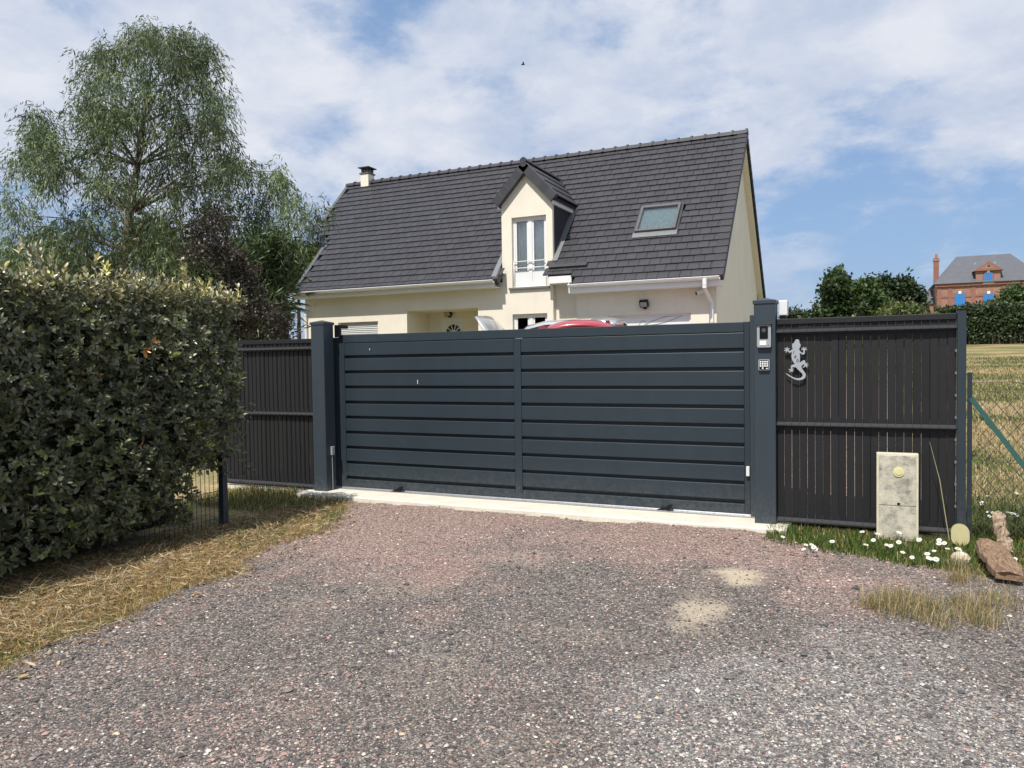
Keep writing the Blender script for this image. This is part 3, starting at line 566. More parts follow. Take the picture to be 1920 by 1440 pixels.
# dormer
def dorm_y(z): return EY+(z-EZ)/1.0334
DE = .86                                                       # half width at the dormer eave
ze = DZ-DK*DE; YF = YL-.13
d = MB()                                                       # underlay of the dormer roof
for sg in (-1, 1):
    d.add([(DX, YF, DZ-.06), (DX+sg*DE, YF, ze-.06), (DX+sg*DE, dorm_y(ze)+.02, ze-.06), (DX, dorm_y(DZ)+.02, DZ-.06), (DX, YF, DZ-.14), (DX+sg*DE, YF, ze-.14), (DX+sg*DE, dorm_y(ze), ze-.14), (DX, dorm_y(DZ), DZ-.14)], [(0, 1, 2, 3), (7, 6, 5, 4), (0, 4, 5, 1), (1, 5, 6, 2)])
dormer = d.build('dormer', 'roof_under', house)
MB().quad((-7.555, YL+.10, 4.1), (-7.555, dorm_y(5.95), 5.95), (-7.555, YL+.10, 5.95)).build('cheek', 'slate_cheek', dormer)
m_ = MB(); m_.box(-7.62, -7.545, YL+.002, YL+.11, 4.0, 5.86); m_.build('cheek_return', 'render_cream', dormer)
MB().quad((-9.045, YL, 4.0), (-9.045, YL, 5.95), (-9.045, dorm_y(5.95), 5.95)).build('cheek', 'slate_cheek', dormer)
for sg in (-1, 1):
    x = DX+sg*(DE-.06); m_ = MB(); m_.box(min(x, x+sg*.02), max(x, x+sg*.02), YF+.02, dorm_y(ze)-.05, ze-.24, ze-.05); m_.box(min(DX+sg*.75, x), max(DX+sg*.75, x), YF+.06, dorm_y(ze)-.1, ze-.24, ze-.22); m_.build('fascia_board', 'pvc_white', dormer)
dl = math.sqrt(1+DK*DK); dang = math.atan(DK); drows = 4; dg = DE*dl/drows
for sg in (-1, 1):
    ax = Vector((0, -1, 0)) if sg > 0 else Vector((0, 1, 0)); up = Vector((-sg*math.cos(dang), 0, math.sin(dang))); nn = Vector((sg*math.sin(dang), 0, math.cos(dang)))
    for k in range(drows):
        zz = ze+dg*k*math.sin(dang); yb = dorm_y(zz+dg*.5*math.sin(dang)); y = YF+.2+(TW/2 if k % 2 else 0)
        while y-TW/2 < yb-.05:
            a = Vector((DX+sg*(DE-dg*k*math.cos(dang)), y, zz)); w = min(TW/2, max(.05, yb-y)); m_ = MB(); tv = (up*math.cos(.07)-nn*math.sin(.07)); tn = (nn*math.cos(.07)+up*math.sin(.07))
            m_.frame(a+nn*.035, Vector((0, 1, 0)), tv, tn, -TW/2+.003, w-.003, -.02, dg+.03, -TT, 0); m_.build('roof_tile', 'roof_tile', dormer); y += TW
    n = 5; rl = DE*dl+.06
    for k in range(n):                                         # deep rake tiles on the front
        s0 = rl*k/n; s1 = rl*(k+1)/n; a = Vector((DX+sg*(DE+.03), YF, ze-.05)); lift = .012*(n-k)/n
        m_ = MB(); m_.frame(a+nn*(.03), Vector((0, 1, 0)), (up*math.cos(.03)-nn*math.sin(.03)), (nn*math.cos(.03)+up*math.sin(.03)), -.035-lift, .12, s0-.02, s1, -.20, .035+.012); m_.build('rake_tile', 'roof_tile', dormer, .006)
for k in range(8):
    a = YF-.05+k*.34; b = min(a+.34, dorm_y(DZ)+.15)
    if a >= b: break
    m_ = MB(); half_tube(m_, Vector((DX, a, DZ-.01)), Vector((DX, b, DZ-.01)), .09); half_tube(m_, Vector((DX, a, DZ-.01)), Vector((DX, a+.06, DZ-.01)), .105); m_.build('ridge_tile', 'roof_tile', dormer)
m_ = MB(); m_.disc((DX, YF-.052, DZ+.01), X_, Z_, .088, 16); m_.disc((DX, YF-.048, DZ-.075), X_, Z_, .09, 12); m_.build('ridge_end', 'roof_tile', dormer)
# zinc flashing strips beside the dormer and skylight
f = MB(); f.quad(roofp(-7.56, .95, .055), roofp(-7.40, .95, .055), roofp(-7.38, 3.3, .055), roofp(-7.56, 3.3, .055)); f.build('flashing', 'zinc', dormer); f = MB(); f.quad(roofp(-9.20, .45, .055), roofp(-9.05, .45, .055), roofp(-9.05, 3.3, .055), roofp(-9.20, 3.3, .055)); f.build('flashing', 'zinc', dormer)
sl0 = (19.66-EY)/CT; sl1 = (20.42-EY)/CT; sx0, sx1 = -5.45, -4.38
def rbox(mb, x0, x1, s0, s1, h0, h1, m=0): P = [roofp(x, s_, h) for h in (h0, h1) for x, s_ in ((x0, s0), (x1, s0), (x1, s1), (x0, s1))]; mb.add(P, [(3, 2, 1, 0), (4, 5, 6, 7), (0, 1, 5, 4), (1, 2, 6, 5), (2, 3, 7, 6), (3, 0, 4, 7)], m)
m_ = MB(); w = .07; rbox(m_, sx0, sx0+w, sl0, sl1, 0, .13); rbox(m_, sx1-w, sx1, sl0, sl1, 0, .13); rbox(m_, sx0+w, sx1-w, sl0, sl0+w, 0, .128); rbox(m_, sx0+w, sx1-w, sl1-w*1.3, sl1, 0, .135)
sk = m_.build('skylight', 'lead_grey', house, .01)
m_ = MB(); rbox(m_, sx0+w, sx1-w, sl0+w, sl1-w*1.3, .085, .095); m_.build('pane', 'skylight_glass', sk)
m_ = MB(); rbox(m_, sx0+w, sx1-w, sl0+w, sl1-w*1.3, .02, .03); m_.build('blind', 'blind', sk)
m_ = MB(); rbox(m_, sx0-.05, sx1+.05, sl0-.20, sl0-.01, .03, .062); m_.build('flashing', 'zinc', sk)
m_ = MB(); rbox(m_, sx0-.06, sx0-.005, sl0-.05, sl1+.1, .02, .058); rbox(m_, sx1+.005, sx1+.06, sl0-.05, sl1+.1, .02, .058); rbox(m_, sx0, sx1, sl1+.005, sl1+.12, .02, .058); m_.build('side_flashing', 'roof_tile', sk)
# lamps and camera on the facade
def wall_lamp(c, label):
    t = thing('wall_lamp', c+Vector((0, 0, -.1)), label, 'lamp', 'floodlights on the facade'); m_ = MB(); m_.box(c.x-.04, c.x+.04, c.y-.05, c.y, c.z-.10, c.z+.02); m_.build('bracket', 'black_plastic', t)
    a = Vector((c.x, c.y-.13, c.z+.03)); f = Vector((0, -math.cos(.55), -math.sin(.55))); u = Vector((0, -math.sin(.55), math.cos(.55)))
    m_ = MB(); m_.frame(a, X_, f, u, -.11, .11, -.06, .05, -.09, .09); m_.build('housing', 'black_plastic', t, .01); m_ = MB(); m_.frame(a, X_, f, u, -.085, .085, .05, .056, -.065, .065); m_.build('lens', 'grey_plastic', t)
wall_lamp(Vector((-11.42, YL+1.25, 2.93)), 'black floodlight above the front door in the porch')
wall_lamp(Vector((-4.97, YG, 2.84)), 'black floodlight above the garage door')
t = thing('security_camera', (-3.57, YG, 3.08), 'small white security camera under the garage eave', 'camera'); cx, cz_ = -3.56, 3.10
m_ = MB(); m_.tube([(cx, YG-.004, cz_), (cx, YG-.04, cz_)], .055, 14); m_.tube([(cx, YG-.03, cz_), (cx-.02, YG-.10, cz_-.02)], .022, 8); m_.build('mount', 'white_plastic', t)
m_ = MB(); m_.tube([(cx+.07, YG-.09, cz_+.02), (cx-.10, YG-.20, cz_-.05)], .055, 16); m_.build('body', 'white_plastic', t); m_ = MB(); m_.tube([(cx-.1004, YG-.2003, cz_-.0502), (cx-.108, YG-.205, cz_-.0533)], .045, 16); m_.build('lens', 'black_plastic', t)

# ------------------------------------------------------------------ gate, posts, fences
GY = 7.29; gx0, gx1 = -5.61, -.952; gm = -3.305
gate = thing('sliding_gate', ((gx0+gx1)/2, GY, .03), 'wide anthracite sliding gate of horizontal slats between two posts', 'gate')
gt, gb = 1.828, .045
for a, b in ((gx0, gx0+.075), (gm-.04, gm+.04), (gx1-.05, gx1)): m_ = MB(); m_.box(a, b, GY, GY+.06, gb, gt if abs(a-gm+.04) > .01 else gt-.098); m_.build('stile', 'anthracite', gate, .004)
for a, b in ((gx0+.076, gx1-.051),):
    m_ = MB(); m_.box(a, b, GY+.001, GY+.06, gt-.094, gt-.002); m_.build('top_rail', 'anthracite', gate, .004)
for a, b in ((gx0+.076, gm-.041), (gm+.041, gx1-.051)):
    m_ = MB(); m_.box(a, b, GY+.001, GY+.06, gb+.002, gb+.088); m_.build('bottom_rail', 'anthracite', gate, .004)
    m_ = MB(); m_.box(a, b, GY+.042, GY+.05, gb+.05, gt-.04); m_.build('backing', 'anthracite', gate)
    top = gt-.100; pitch = (top-(gb+.092))/9
    sm = MB().box(a, b, GY+.004, GY+.038, 0, pitch-.034).mesh('slat', 'anthracite')
    for k in range(9):
        o = bpy.data.objects.new('slat', sm); COL.objects.link(o); setpar(o, gate); o.location = (0, random.uniform(-.001, .001), top-pitch*(k+1)+.034)
        bv_ = o.modifiers.new('bevel', 'BEVEL'); bv_.width = .005; bv_.segments = 2
for u in (745, 1245):
    p = on_y(u, 948, GY-.02); m_ = MB(); m_.prism([(-.07, .0), (.05, .0), (.085, .055), (.05, .055), (.02, .03), (-.02, .018)], lambda a, b, d: Vector((p.x+a, d, .032+b)), GY-.05, GY-.02); m_.build('wheel_guard', 'black_plastic', gate)
for u, v, hh in ((783, 716, .045), (693, 655, .02)):
    p = on_y(u, v, GY+.002); m_ = MB(); m_.box(p.x-.0035, p.x+.0035, GY+.0005, GY+.0032, p.z-hh/2, p.z+hh/2); m_.build('dropping_mark', 'white_plastic', gate)
def gate_post(x0, zt, label):
    w = .183; t = thing('gate_post', (x0+w/2, 7.13, 0), label, 'post', 'anthracite gate posts')
    m_ = MB(); m_.box(x0, x0+w, 7.043, 7.043+w, .0, zt); m_.build('shaft', 'anthracite_post', t, .008)
    m_ = MB(); c = Vector((x0+w/2, 7.043+w/2, zt+.035)); e = .008
    m_.add([(x0-e, 7.043-e, zt-.02), (x0+w+e, 7.043-e, zt-.02), (x0+w+e, 7.043+w+e, zt-.02), (x0-e, 7.043+w+e, zt-.02), (x0-e, 7.043-e, zt+.008), (x0+w+e, 7.043-e, zt+.008), (x0+w+e, 7.043+w+e, zt+.008), (x0-e, 7.043+w+e, zt+.008), c], [(3, 2, 1, 0), (0, 1, 5, 4), (1, 2, 6, 5), (2, 3, 7, 6), (3, 0, 4, 7), (4, 5, 8), (5, 6, 8), (6, 7, 8), (7, 4, 8)]); m_.build('cap', 'anthracite_post', t)
    return t
gate_post(-5.815, 1.965, 'anthracite gate post at the left end of the gate, by the house corner'); gate_post(-.884, 1.99, 'anthracite gate post carrying the intercom and keypad')
t = thing('catch_post', (-.93, 7.36, 0), 'slim anthracite catch post where the gate closes', 'post'); m_ = MB(); m_.box(-.948, -.90, GY-.02, GY+.0, 0, 1.885); m_.box(-.90, -.88, GY-.02, GY+.10, 0, 1.884); m_.build('channel', 'anthracite_post', t, .003)
m_ = MB(); m_.box(-.985, -.955, GY-.035, GY-.003, .40, .49); m_.build('strike_plate', 'white_plastic', t, .004)
t = thing('guide_bracket', (-5.58, 7.3, 1.8), 'black roller guide bracket at the top left of the gate', 'bracket')
m_ = MB(); m_.box(-5.63, -5.55, 7.24, 7.27, 1.80, 1.945); m_.box(-5.63, -5.55, 7.27, 7.40, 1.905, 1.945); m_.build('plate', 'black_plastic', t, .004); m_ = MB(); m_.box(-5.70, -5.625, 7.30, 7.42, 0, 1.80); m_.build('gap_shade_upright', 'anthracite', t, .004); m_ = MB(); m_.tube([(-5.59, 7.285, 1.83), (-5.59, 7.285, 1.90)], .018, 12); m_.build('roller', 'black_plastic', t)  # tall upright is added, a dark stand-in for the shadowed gap by the post
t = thing('photocell', (-5.62, 7.15, .45), 'small grey photocell with cable on the left gate post', 'sensor'); m_ = MB(); m_.box(-5.631, -5.605, 7.12, 7.17, .43, .53); m_.build('housing', 'grey_plastic', t, .004); m_ = MB(); m_.tube([(-5.622, 7.14, .43), (-5.62, 7.142, .2), (-5.623, 7.145, .01)], .004, 6); m_.build('cable', 'grey_plastic', t)
sill = MB(); n = 60; xs = np.linspace(-5.93, -.60, n)
vs = []
for i, x in enumerate(xs):
    y0 = 6.86+.02*(fbm(x*3, 2, 5)-.5)+.012*(random.random()-.5); zz = .016+.006*(fbm(x*2, 1, 8)-.5); vs += [(x, y0-.006, -.08), (x, y0, zz-.012), (x, y0+.018, zz), (x, 7.37, zz+.003), (x, 7.38, -.08)]
fs = [(5*i+j, 5*i+5+j, 5*i+6+j, 5*i+1+j) for i in range(n-1) for j in range(4)]+[(4, 3, 2, 1, 0), tuple(5*(n-1)+j for j in range(5))]
tag(sill.add(vs, fs).build('concrete_threshold', 'concrete_light'), 'pale concrete threshold beam under the sliding gate', 'threshold')
t = thing('gate_rail', (-3.2, 7.30, .02), 'galvanised ground rail for the gate wheels on the concrete threshold', 'rail'); m_ = MB(); m_.box(-5.7, -.9, 7.24, 7.34, .021, .027); m_.tube([(-5.7, 7.30, .032), (-.9, 7.30, .032)], .009, 8); m_.build('rail_strip', 'galvanised', t)

def slat_fence(x0, x1, n, zt, label, endpost, seed, skip=(), gs=1., tw=.002):
    Y = 7.13; t = thing('slat_fence', ((x0+x1)/2, Y, 0), label, 'fence'); pitch = (x1-x0)/n; rr = random.Random(seed)
    for i in range(n):
        a = x0+pitch*i; gap = rr.choice([.0006, .0012, .0022, .0036])*gs; h0 = .10; h1 = zt-.05
        z0 = .03
        if i in skip: z0 = skip[i]
        m_ = MB(); dy = rr.uniform(-.004, .004); sk = rr.uniform(-.003, .003)
        x_a, x_b = a+gap/2, a+pitch-gap/2
        top_gap = .0004 if gs <= 1 else gap/2; ch_ = .0085 if gs > 1 else .0045; dp = .008*gs if gs > 1 else .004; V = []
        for z, xa, xb, sh in ((z0, x_a, x_b, sk), (h1, a+top_gap, a+pitch-top_gap, 0)):
            V += [(xa+sh, Y+dy+dp, z), (xa+sh+ch_, Y+dy, z), (xb+sh-ch_, Y+dy, z), (xb+sh, Y+dy+dp, z), (xb+sh, Y+dy+dp+.004, z), (xa+sh, Y+dy+dp+.004, z)]
        m_.add(V, [tuple(reversed(range(6))), tuple(range(6, 12))]+[(q, (q+1) % 6, (q+1) % 6+6, q+6) for q in range(6)]); m_.build('slat', 'slat_dark', t)
    for z in (zt-.115, .90, .052):                              # folded bends of the mesh panel
        m_ = MB(); e = .0
        m_.prism([(-.012, .022), (-.055, .004), (-.055, -.006), (-.012, -.026), (-.009, -.026), (-.009, .022)], lambda a, b, d: Vector((d, Y+a, z+b)), x0+e, x1-e); m_.build('rail', 'fence_rail', t)
        w = MB()
        for i in range(n+1):
            x = x0+pitch*i if 0 < i < n else x0+pitch*i+(.004 if i == 0 else -.004)
            w.tube([(x, Y-.010, z-.05), (x, Y-.014, z-.024), (x, Y-.059, z-.004), (x, Y-.059, z+.004), (x, Y-.014, z+.024), (x, Y-.010, z+.06)], .0026, 5)
        tag(w.build('wires', 'fence_rail', t), kind='stuff')
    m_ = MB(); m_.box(x0, x1, Y-.018, Y+.022, zt-.05, zt); m_.build('top_cap', 'slat_dark', t, .004)
    if endpost:
        m_ = MB(); m_.box(x1+.002, x1+.066, Y-.04, Y+.03, -.1, zt+.022); m_.build('end_post', 'anthracite', t, .004); m_ = MB(); m_.box(x1-.001, x1+.070, Y-.043, Y+.033, zt+.022, zt+.030); m_.build('post_cap', 'black_plastic', t)
        c = MB()
        for z in np.linspace(.25, 1.7, 9): c.box(x1-.012, x1+.001, Y-.03, Y-.014, z, z+.02)
        tag(c.build('clips', 'zinc', t), kind='stuff')
    return t
slat_fence(-.70, .685, 22, 1.832, 'charcoal slat fence panel to the right of the gate, with lizard plaque', True, 3)
slat_fence(-7.26, -5.818, 22, 1.79, 'charcoal slat fence panel left of the gate behind the hedge end', False, 5, gs=1.6)
m_ = MB(); m_.box(-7.4, -5.82, 7.10, 7.20, -.1, .0); tag(m_.build('concrete_base_board', 'concrete_light'), 'low concrete base board under the left fence panel', 'base board')

# things on the right post and fence
def rrect(x0, x1, z0, z1, r, n=5):
    P = []
    for cx, cz, a in ((x1-r, z1-r, 0), (x0+r, z1-r, 90), (x0+r, z0+r, 180), (x1-r, z0+r, 270)):
        P += [(cx+r*math.cos(R_(a+90*i/n)), cz+r*math.sin(R_(a+90*i/n))) for i in range(n+1)]
    return P
PXZ = lambda a, b, d: Vector((a, d, b))
t = thing('intercom', (-.79, 7.03, 1.58), 'grey video intercom with black screen on the right gate post', 'intercom'); x0, x1, z0, z1 = -.852, -.736, 1.583, 1.781
MB().prism(rrect(x0, x1, z0, z1, .014), PXZ, 7.006, 7.042).build('housing', 'grey_plastic', t, .004)
MB().box(x0-.006, x1+.006, 6.988, 7.042, z1+.001, z1+.007).build('rain_hood', 'black_plastic', t, .002)
MB().prism(rrect(x0+.022, x1-.024, z0+.075, z1-.012, .006), PXZ, 7.002, 7.0058).build('screen', 'black_plastic', t)
m_ = MB(); c = Vector((x0+.057, 7.001, z1-.048)); m_.disc(c+Vector((0, -.0006, 0)), X_, Z_, .017, 20, r0=.012); m_.tube([c, c-Vector((0, .003, 0))], .008, 14); m_.build('lens', 'lead_grey', t)
MB().prism(rrect(x0+.022, x0+.078, z0+.018, z0+.058, .004), PXZ, 7.0, 7.0058).build('call_button', 'button_white', t, .001)
MB().prism(rrect(x0+.088, x0+.100, z0+.02, z0+.045, .004), PXZ, 7.001, 7.0058).build('badge', 'brushed_metal', t)
t = thing('keypad', (-.796, 7.03, 1.38), 'small grey keypad with twelve buttons below the intercom', 'keypad'); x0, x1, z0, z1 = -.843, -.749, 1.382, 1.478
MB().prism(rrect(x0, x1, z0, z1, .013), PXZ, 7.016, 7.042).build('housing', 'grey_plastic', t, .003); MB().prism(rrect(x0+.007, x1-.007, z0+.007, z1-.007, .009), PXZ, 7.013, 7.0158).build('face_plate', 'black_plastic', t)
km = MB().prism(rrect(-.0068, .0068, -.0068, .0068, .003, 3), PXZ, 7.009, 7.0128).mesh('key', 'button_white')
for r in range(3):
    for c in range(4): o = link('key', km, t); o.location = (x0+.0185+c*.019, 0, z1-.021-r*.0185)
o = link('key', km, t); o.location = (x0+.0375, 0, z0+.019); MB().prism(rrect(x1-.03, x1-.014, z0+.012, z0+.02, .002, 3), PXZ, 7.010, 7.0128).build('status_lamp', 'button_white', t)
t = thing('beacon_box', (-.65, 7.2, 1.83), 'white box on a black foot behind the right gate post', 'box'); MB().box(-.685, -.612, 7.16, 7.27, 1.865, 2.0).build('housing', 'white_plastic', t, .008); MB().box(-.678, -.625, 7.17, 7.26, 1.833, 1.864).build('foot', 'black_plastic', t, .003)
GK = [(505,232),(545,245),(562,285),(565,330),(590,365),(595,410),(580,455),(550,500),(575,545),(610,580),(650,600),(668,585),(672,540),(660,510),(615,530),(610,514),(648,495),(618,472),(628,458),(665,480),(676,440),(692,440),(694,480),(745,445),(760,457),(718,488),(775,505),(775,522),(718,516),(708,545),(708,600),(692,640),(660,650),(610,624),(562,598),(576,640),(580,720),(580,800),(562,850),(600,845),(650,810),(695,790),(715,810),(722,862),(736,890),(752,862),(766,872),(752,900),(793,880),(803,894),(762,916),(805,930),(802,947),(757,938),(780,982),(764,994),(728,957),(684,995),(652,996),(652,980),(692,950),(702,920),(672,905),(642,932),(612,968),(640,1030),(690,1100),(730,1160),(736,1220),(706,1285),(642,1322),(560,1337),(480,1327),(400,1297),(300,1237),(220,1182),(190,1145),(260,1178),(340,1228),(430,1270),(520,1286),(590,1273),(638,1240),(653,1195),(633,1150),(568,1090),(508,1035),(480,990),(430,987),(386,982),(372,1002),(370,1030),(402,1018),(413,1028),(382,1050),(403,1085),(390,1092),(374,1077),(379,1115),(362,1120),(352,1088),(322,1121),(292,1115),(288,1102),(325,1076),(272,1052),(270,1035),(335,1042),(333,960),(345,935),(390,915),(448,900),(428,888),(390,830),(360,770),(348,700),(355,620),(372,560),(340,582),(306,602),(270,577),(242,545),(230,552),(222,582),(205,592),(195,580),(208,550),(150,547),(145,531),(200,520),(158,477),(170,464),(215,490),(224,438),(240,438),(246,486),(296,468),(306,480),(266,506),(282,532),(310,556),(345,520),(385,500),(370,450),(365,400),(376,350),(420,328),(435,290),(455,250),(480,235)]
def gk(a, b): p = on_y(1460+a/14.4, 620+b/14.4, 7.10); return (p.x, p.z)
t = thing('lizard_plaque', (-.53, 7.09, 1.29), 'silver lizard shaped house number plaque on the charcoal slat fence', 'plaque')
MB().prism([gk(*p) for p in reversed(GK)], PXZ, 7.086, 7.092).build('lizard', 'brushed_metal', t)
def text_part(txt, x, z, size, rot, y, mt, parent, name):
    cu = bpy.data.curves.new('digit', 'FONT'); cu.body = txt; cu.size = size; cu.extrude = .0008; cu.align_x = 'CENTER'; cu.align_y = 'CENTER'
    tmp = bpy.data.objects.new('digit', cu); COL.objects.link(tmp); dg = bpy.context.evaluated_depsgraph_get(); me = bpy.data.meshes.new_from_object(tmp.evaluated_get(dg)); bpy.data.objects.remove(tmp); bpy.data.curves.remove(cu)
    me.transform(Matrix.Translation((x, y, z)) @ Matrix.Rotation(rot, 4, 'Y') @ Matrix.Rotation(math.pi/2, 4, 'X')); me.materials.clear(); me.materials.append(M(mt)); link(name, me, parent)
for ch_, a, b in (('1', 412, 590), ('6', 455, 705), ('0', 515, 815)): x, z = gk(a, b); text_part(ch_, x, z, .040, .18, 7.0845, 'black_plastic', t, 'digit')
# utility cabinet
t = thing('utility_cabinet', (.27, 7.05, 0), 'stained pale concrete utility cabinet in front of the slat fence', 'cabinet'); x0, x1 = .098, .408
MB().box(x0, x1, 6.99, 7.062, -.05, .69).build('body', 'cabinet_edge', t, .006)
MB().box(x0+.018, x1-.018, 6.981, 6.989, .26, .672).build('upper_door', 'cabinet_stone', t, .003); MB().box(x0+.018, x1-.018, 6.981, 6.989, -.03, .254).build('lower_door', 'cabinet_stone', t, .003)
m_ = MB(); c = Vector((.262, 6.981, .54)); m_.tube([c, c-Vector((0, .008, 0))], .042, 24); lk = m_.build('lock_ring', 'lock_yellow', t); m_ = MB(); m_.tube([c-Vector((0, .008, 0)), c-Vector((0, .013, 0))], .026, 20); m_.build('lock_knob', 'lock_yellow', t)
m_ = MB(); m_.disc((.262, 6.979, .275), X_, Z_, .011, 14); m_.build('keyhole', 'black_plastic', t)

# ------------------------------------------------------------------ hedge, trees, shrubs
def hedge_left():
    t = thing('hedge', (-6.0, 3.6, 0), 'dense silverberry hedge with pale top shoots along the left of the drive', 'hedge')
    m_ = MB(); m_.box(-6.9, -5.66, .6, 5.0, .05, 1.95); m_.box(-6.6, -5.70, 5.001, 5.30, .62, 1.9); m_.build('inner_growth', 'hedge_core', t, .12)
    b = MB()
    for i in range(26):
        y = rng.uniform(1.5, 5.1); x = rng.uniform(-6.2, -5.6); b.tube([(x, y, -.05), (x+rng.uniform(-.1, .1), y+rng.uniform(-.1, .1), .5), (x+rng.uniform(-.2, .2), y+rng.uniform(-.2, .2), 1.3)], [.022, .016, .009], 6)
    tag(b.build('stems', 'bark_dark', t), kind='stuff')
    C, D, Nn, Ls, Ws, Cs = [], [], [], [], [], []
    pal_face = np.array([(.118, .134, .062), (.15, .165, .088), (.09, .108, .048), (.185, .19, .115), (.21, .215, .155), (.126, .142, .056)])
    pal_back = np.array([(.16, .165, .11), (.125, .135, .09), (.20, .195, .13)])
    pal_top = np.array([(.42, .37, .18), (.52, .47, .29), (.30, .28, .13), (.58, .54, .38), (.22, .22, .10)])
    def face_x(y, z):
        end = np.interp(y, [4.75, 5.3, 5.7], [0, .05, .45]); low = np.interp(z, [0, .25, .7, 1.6, 2.2], [.20, .06, .02, .0, .14])
        return -5.20-end-low+.26*(fbm(y*1.7, z*1.7, 80)-.5)+.12*(fbm(y*5, z*5, 81)-.5)
    def shoots(P, dirs, nl, ll, pal, jit, stem):
        n = len(P); dirs = unit(dirs); a = unit(np.cross(dirs, rng.normal(size=(n, 3)))); b = np.cross(dirs, a); tone = rng.uniform(.6, 1.5, (n, 1))*(.75+.5*fbm(P[:, 1]*2.2, P[:, 2]*2.2, 55))[:, None]; size = rng.uniform(.7, 1.3, n); fresh = rng.uniform(0, 1, n) < .08
        for k in range(nl):
            th = 2.4*k+rng.uniform(0, .6, n); rad = a*np.cos(th)[:, None]+b*np.sin(th)[:, None]; el = .35+.95*(k/nl)
            d = rad*math.cos(el)+dirs*math.sin(el)+rng.normal(0, .14, (n, 3)); base = P+dirs*(stem*k/nl)[:, None]
            C.append(base); D.append(d); Nn.append(dirs*1.0-rad*.35+rng.normal(0, .22, (n, 3))); l = ll*size*rng.uniform(.75, 1.2, n)*(1.0-.3*k/nl); Ls.append(l); Ws.append(l*rng.uniform(.42, .55, n)*.95)
            c = pal[rng.integers(0, len(pal), n)]*rng.uniform(1-jit, 1+jit, (n, 1))*tone; c[fresh] *= np.array([1.7, 1.75, 1.1]); bk = rng.uniform(0, 1, n) < .09; c[bk] = pal_back[rng.integers(0, 3, bk.sum())]; Cs.append(c)
    n = 6000; y = rng.uniform(1.2, 5.62, n); z = rng.uniform(.12, 2.12, n)
    ok = ~((y > 4.75) & (z < .55-.0*(y))) & ~((y > 5.25) & (z < .95)) & ~((y > 5.42) & (z > 2.0)); y, z = y[ok], z[ok]; n = len(y)
    dpt = rng.uniform(0, 1, n)**1.5*.38; x = face_x(y, z)-dpt
    dr = np.stack([np.ones(n)*.85, rng.normal(-.40, .5, n), rng.normal(.5, .4, n)], 1); shoots(np.stack([x, y, z], 1), dr, 7, .060, pal_face, .25, np.full(n, .07))
    n = 800; P = np.stack([rng.uniform(-6.4, -5.45, n), rng.uniform(4.9, 5.5, n), rng.uniform(.55, 2.0, n)], 1); shoots(P, np.stack([rng.normal(.8, .4, n), rng.normal(.1, .6, n), rng.normal(.4, .4, n)], 1), 6, .066, pal_face, .25, np.full(n, .07))
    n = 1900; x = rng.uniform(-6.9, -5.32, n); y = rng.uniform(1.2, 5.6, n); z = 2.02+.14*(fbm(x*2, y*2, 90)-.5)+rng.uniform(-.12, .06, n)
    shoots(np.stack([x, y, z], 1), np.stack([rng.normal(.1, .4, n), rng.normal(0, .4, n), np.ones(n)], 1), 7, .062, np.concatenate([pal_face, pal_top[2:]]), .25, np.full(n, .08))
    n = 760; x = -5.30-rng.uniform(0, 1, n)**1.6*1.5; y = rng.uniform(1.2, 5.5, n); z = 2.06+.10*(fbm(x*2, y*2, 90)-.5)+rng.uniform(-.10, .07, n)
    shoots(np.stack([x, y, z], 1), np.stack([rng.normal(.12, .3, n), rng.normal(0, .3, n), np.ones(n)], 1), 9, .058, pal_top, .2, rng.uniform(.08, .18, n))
    for u, v, hgt, k in ((75, 500, .22, 5), (350, 520, .15, 5), (180, 510, .10, 3), (60, 470, .1, 3)):
        p = on_y(u, v, 0.01+3.9*(0.92 if u < 100 else 1.2)); p = np.array([-5.5, 0, 0])*(p.y/5.5 if 0 else 1)+np.array([0, 0, 0]); r0 = ray(u, v); tt = -5.5/r0.x; q = O_+r0*tt
        P = np.array([[q.x, q.y, q.z]])+rng.normal(0, .05, (k, 3)); P[:, 2] -= .05; shoots(P, np.stack([rng.normal(0, .15, k), rng.normal(0, .15, k), np.ones(k)], 1), 10, .062, pal_top, .15, np.full(k, hgt))
    for u, v in ((160, 690), (275, 652), (262, 845)):        # dead orange twigs
        r0 = ray(u, v); q = O_+r0*(-5.22/r0.x); k = 2; P = np.array([[q.x, q.y, q.z]])+rng.normal(0, .03, (k, 3)); shoots(P, np.stack([np.ones(k), rng.normal(0, .3, k), rng.normal(-.4, .3, k)], 1), 5, .055, np.array([(.30, .12, .035), (.22, .10, .04), (.35, .18, .06)]), .2, np.full(k, .07))
    n = 26; P = np.stack([rng.uniform(-5.5, -5.3, n), rng.uniform(5.2, 5.5, n), rng.uniform(.35, 1.2, n)], 1); shoots(P, np.stack([rng.normal(.5, .3, n), rng.uniform(.4, 1, n), rng.normal(.2, .3, n)], 1), 6, .05, np.concatenate([pal_face, pal_back]), .25, np.full(n, .09))
    leaves('foliage', np.concatenate(C), np.concatenate(D), np.concatenate(Nn), np.concatenate(Ls), np.concatenate(Ws), np.concatenate(Cs), 'leaf_glossy', t, fold=.3)
hedge_left()

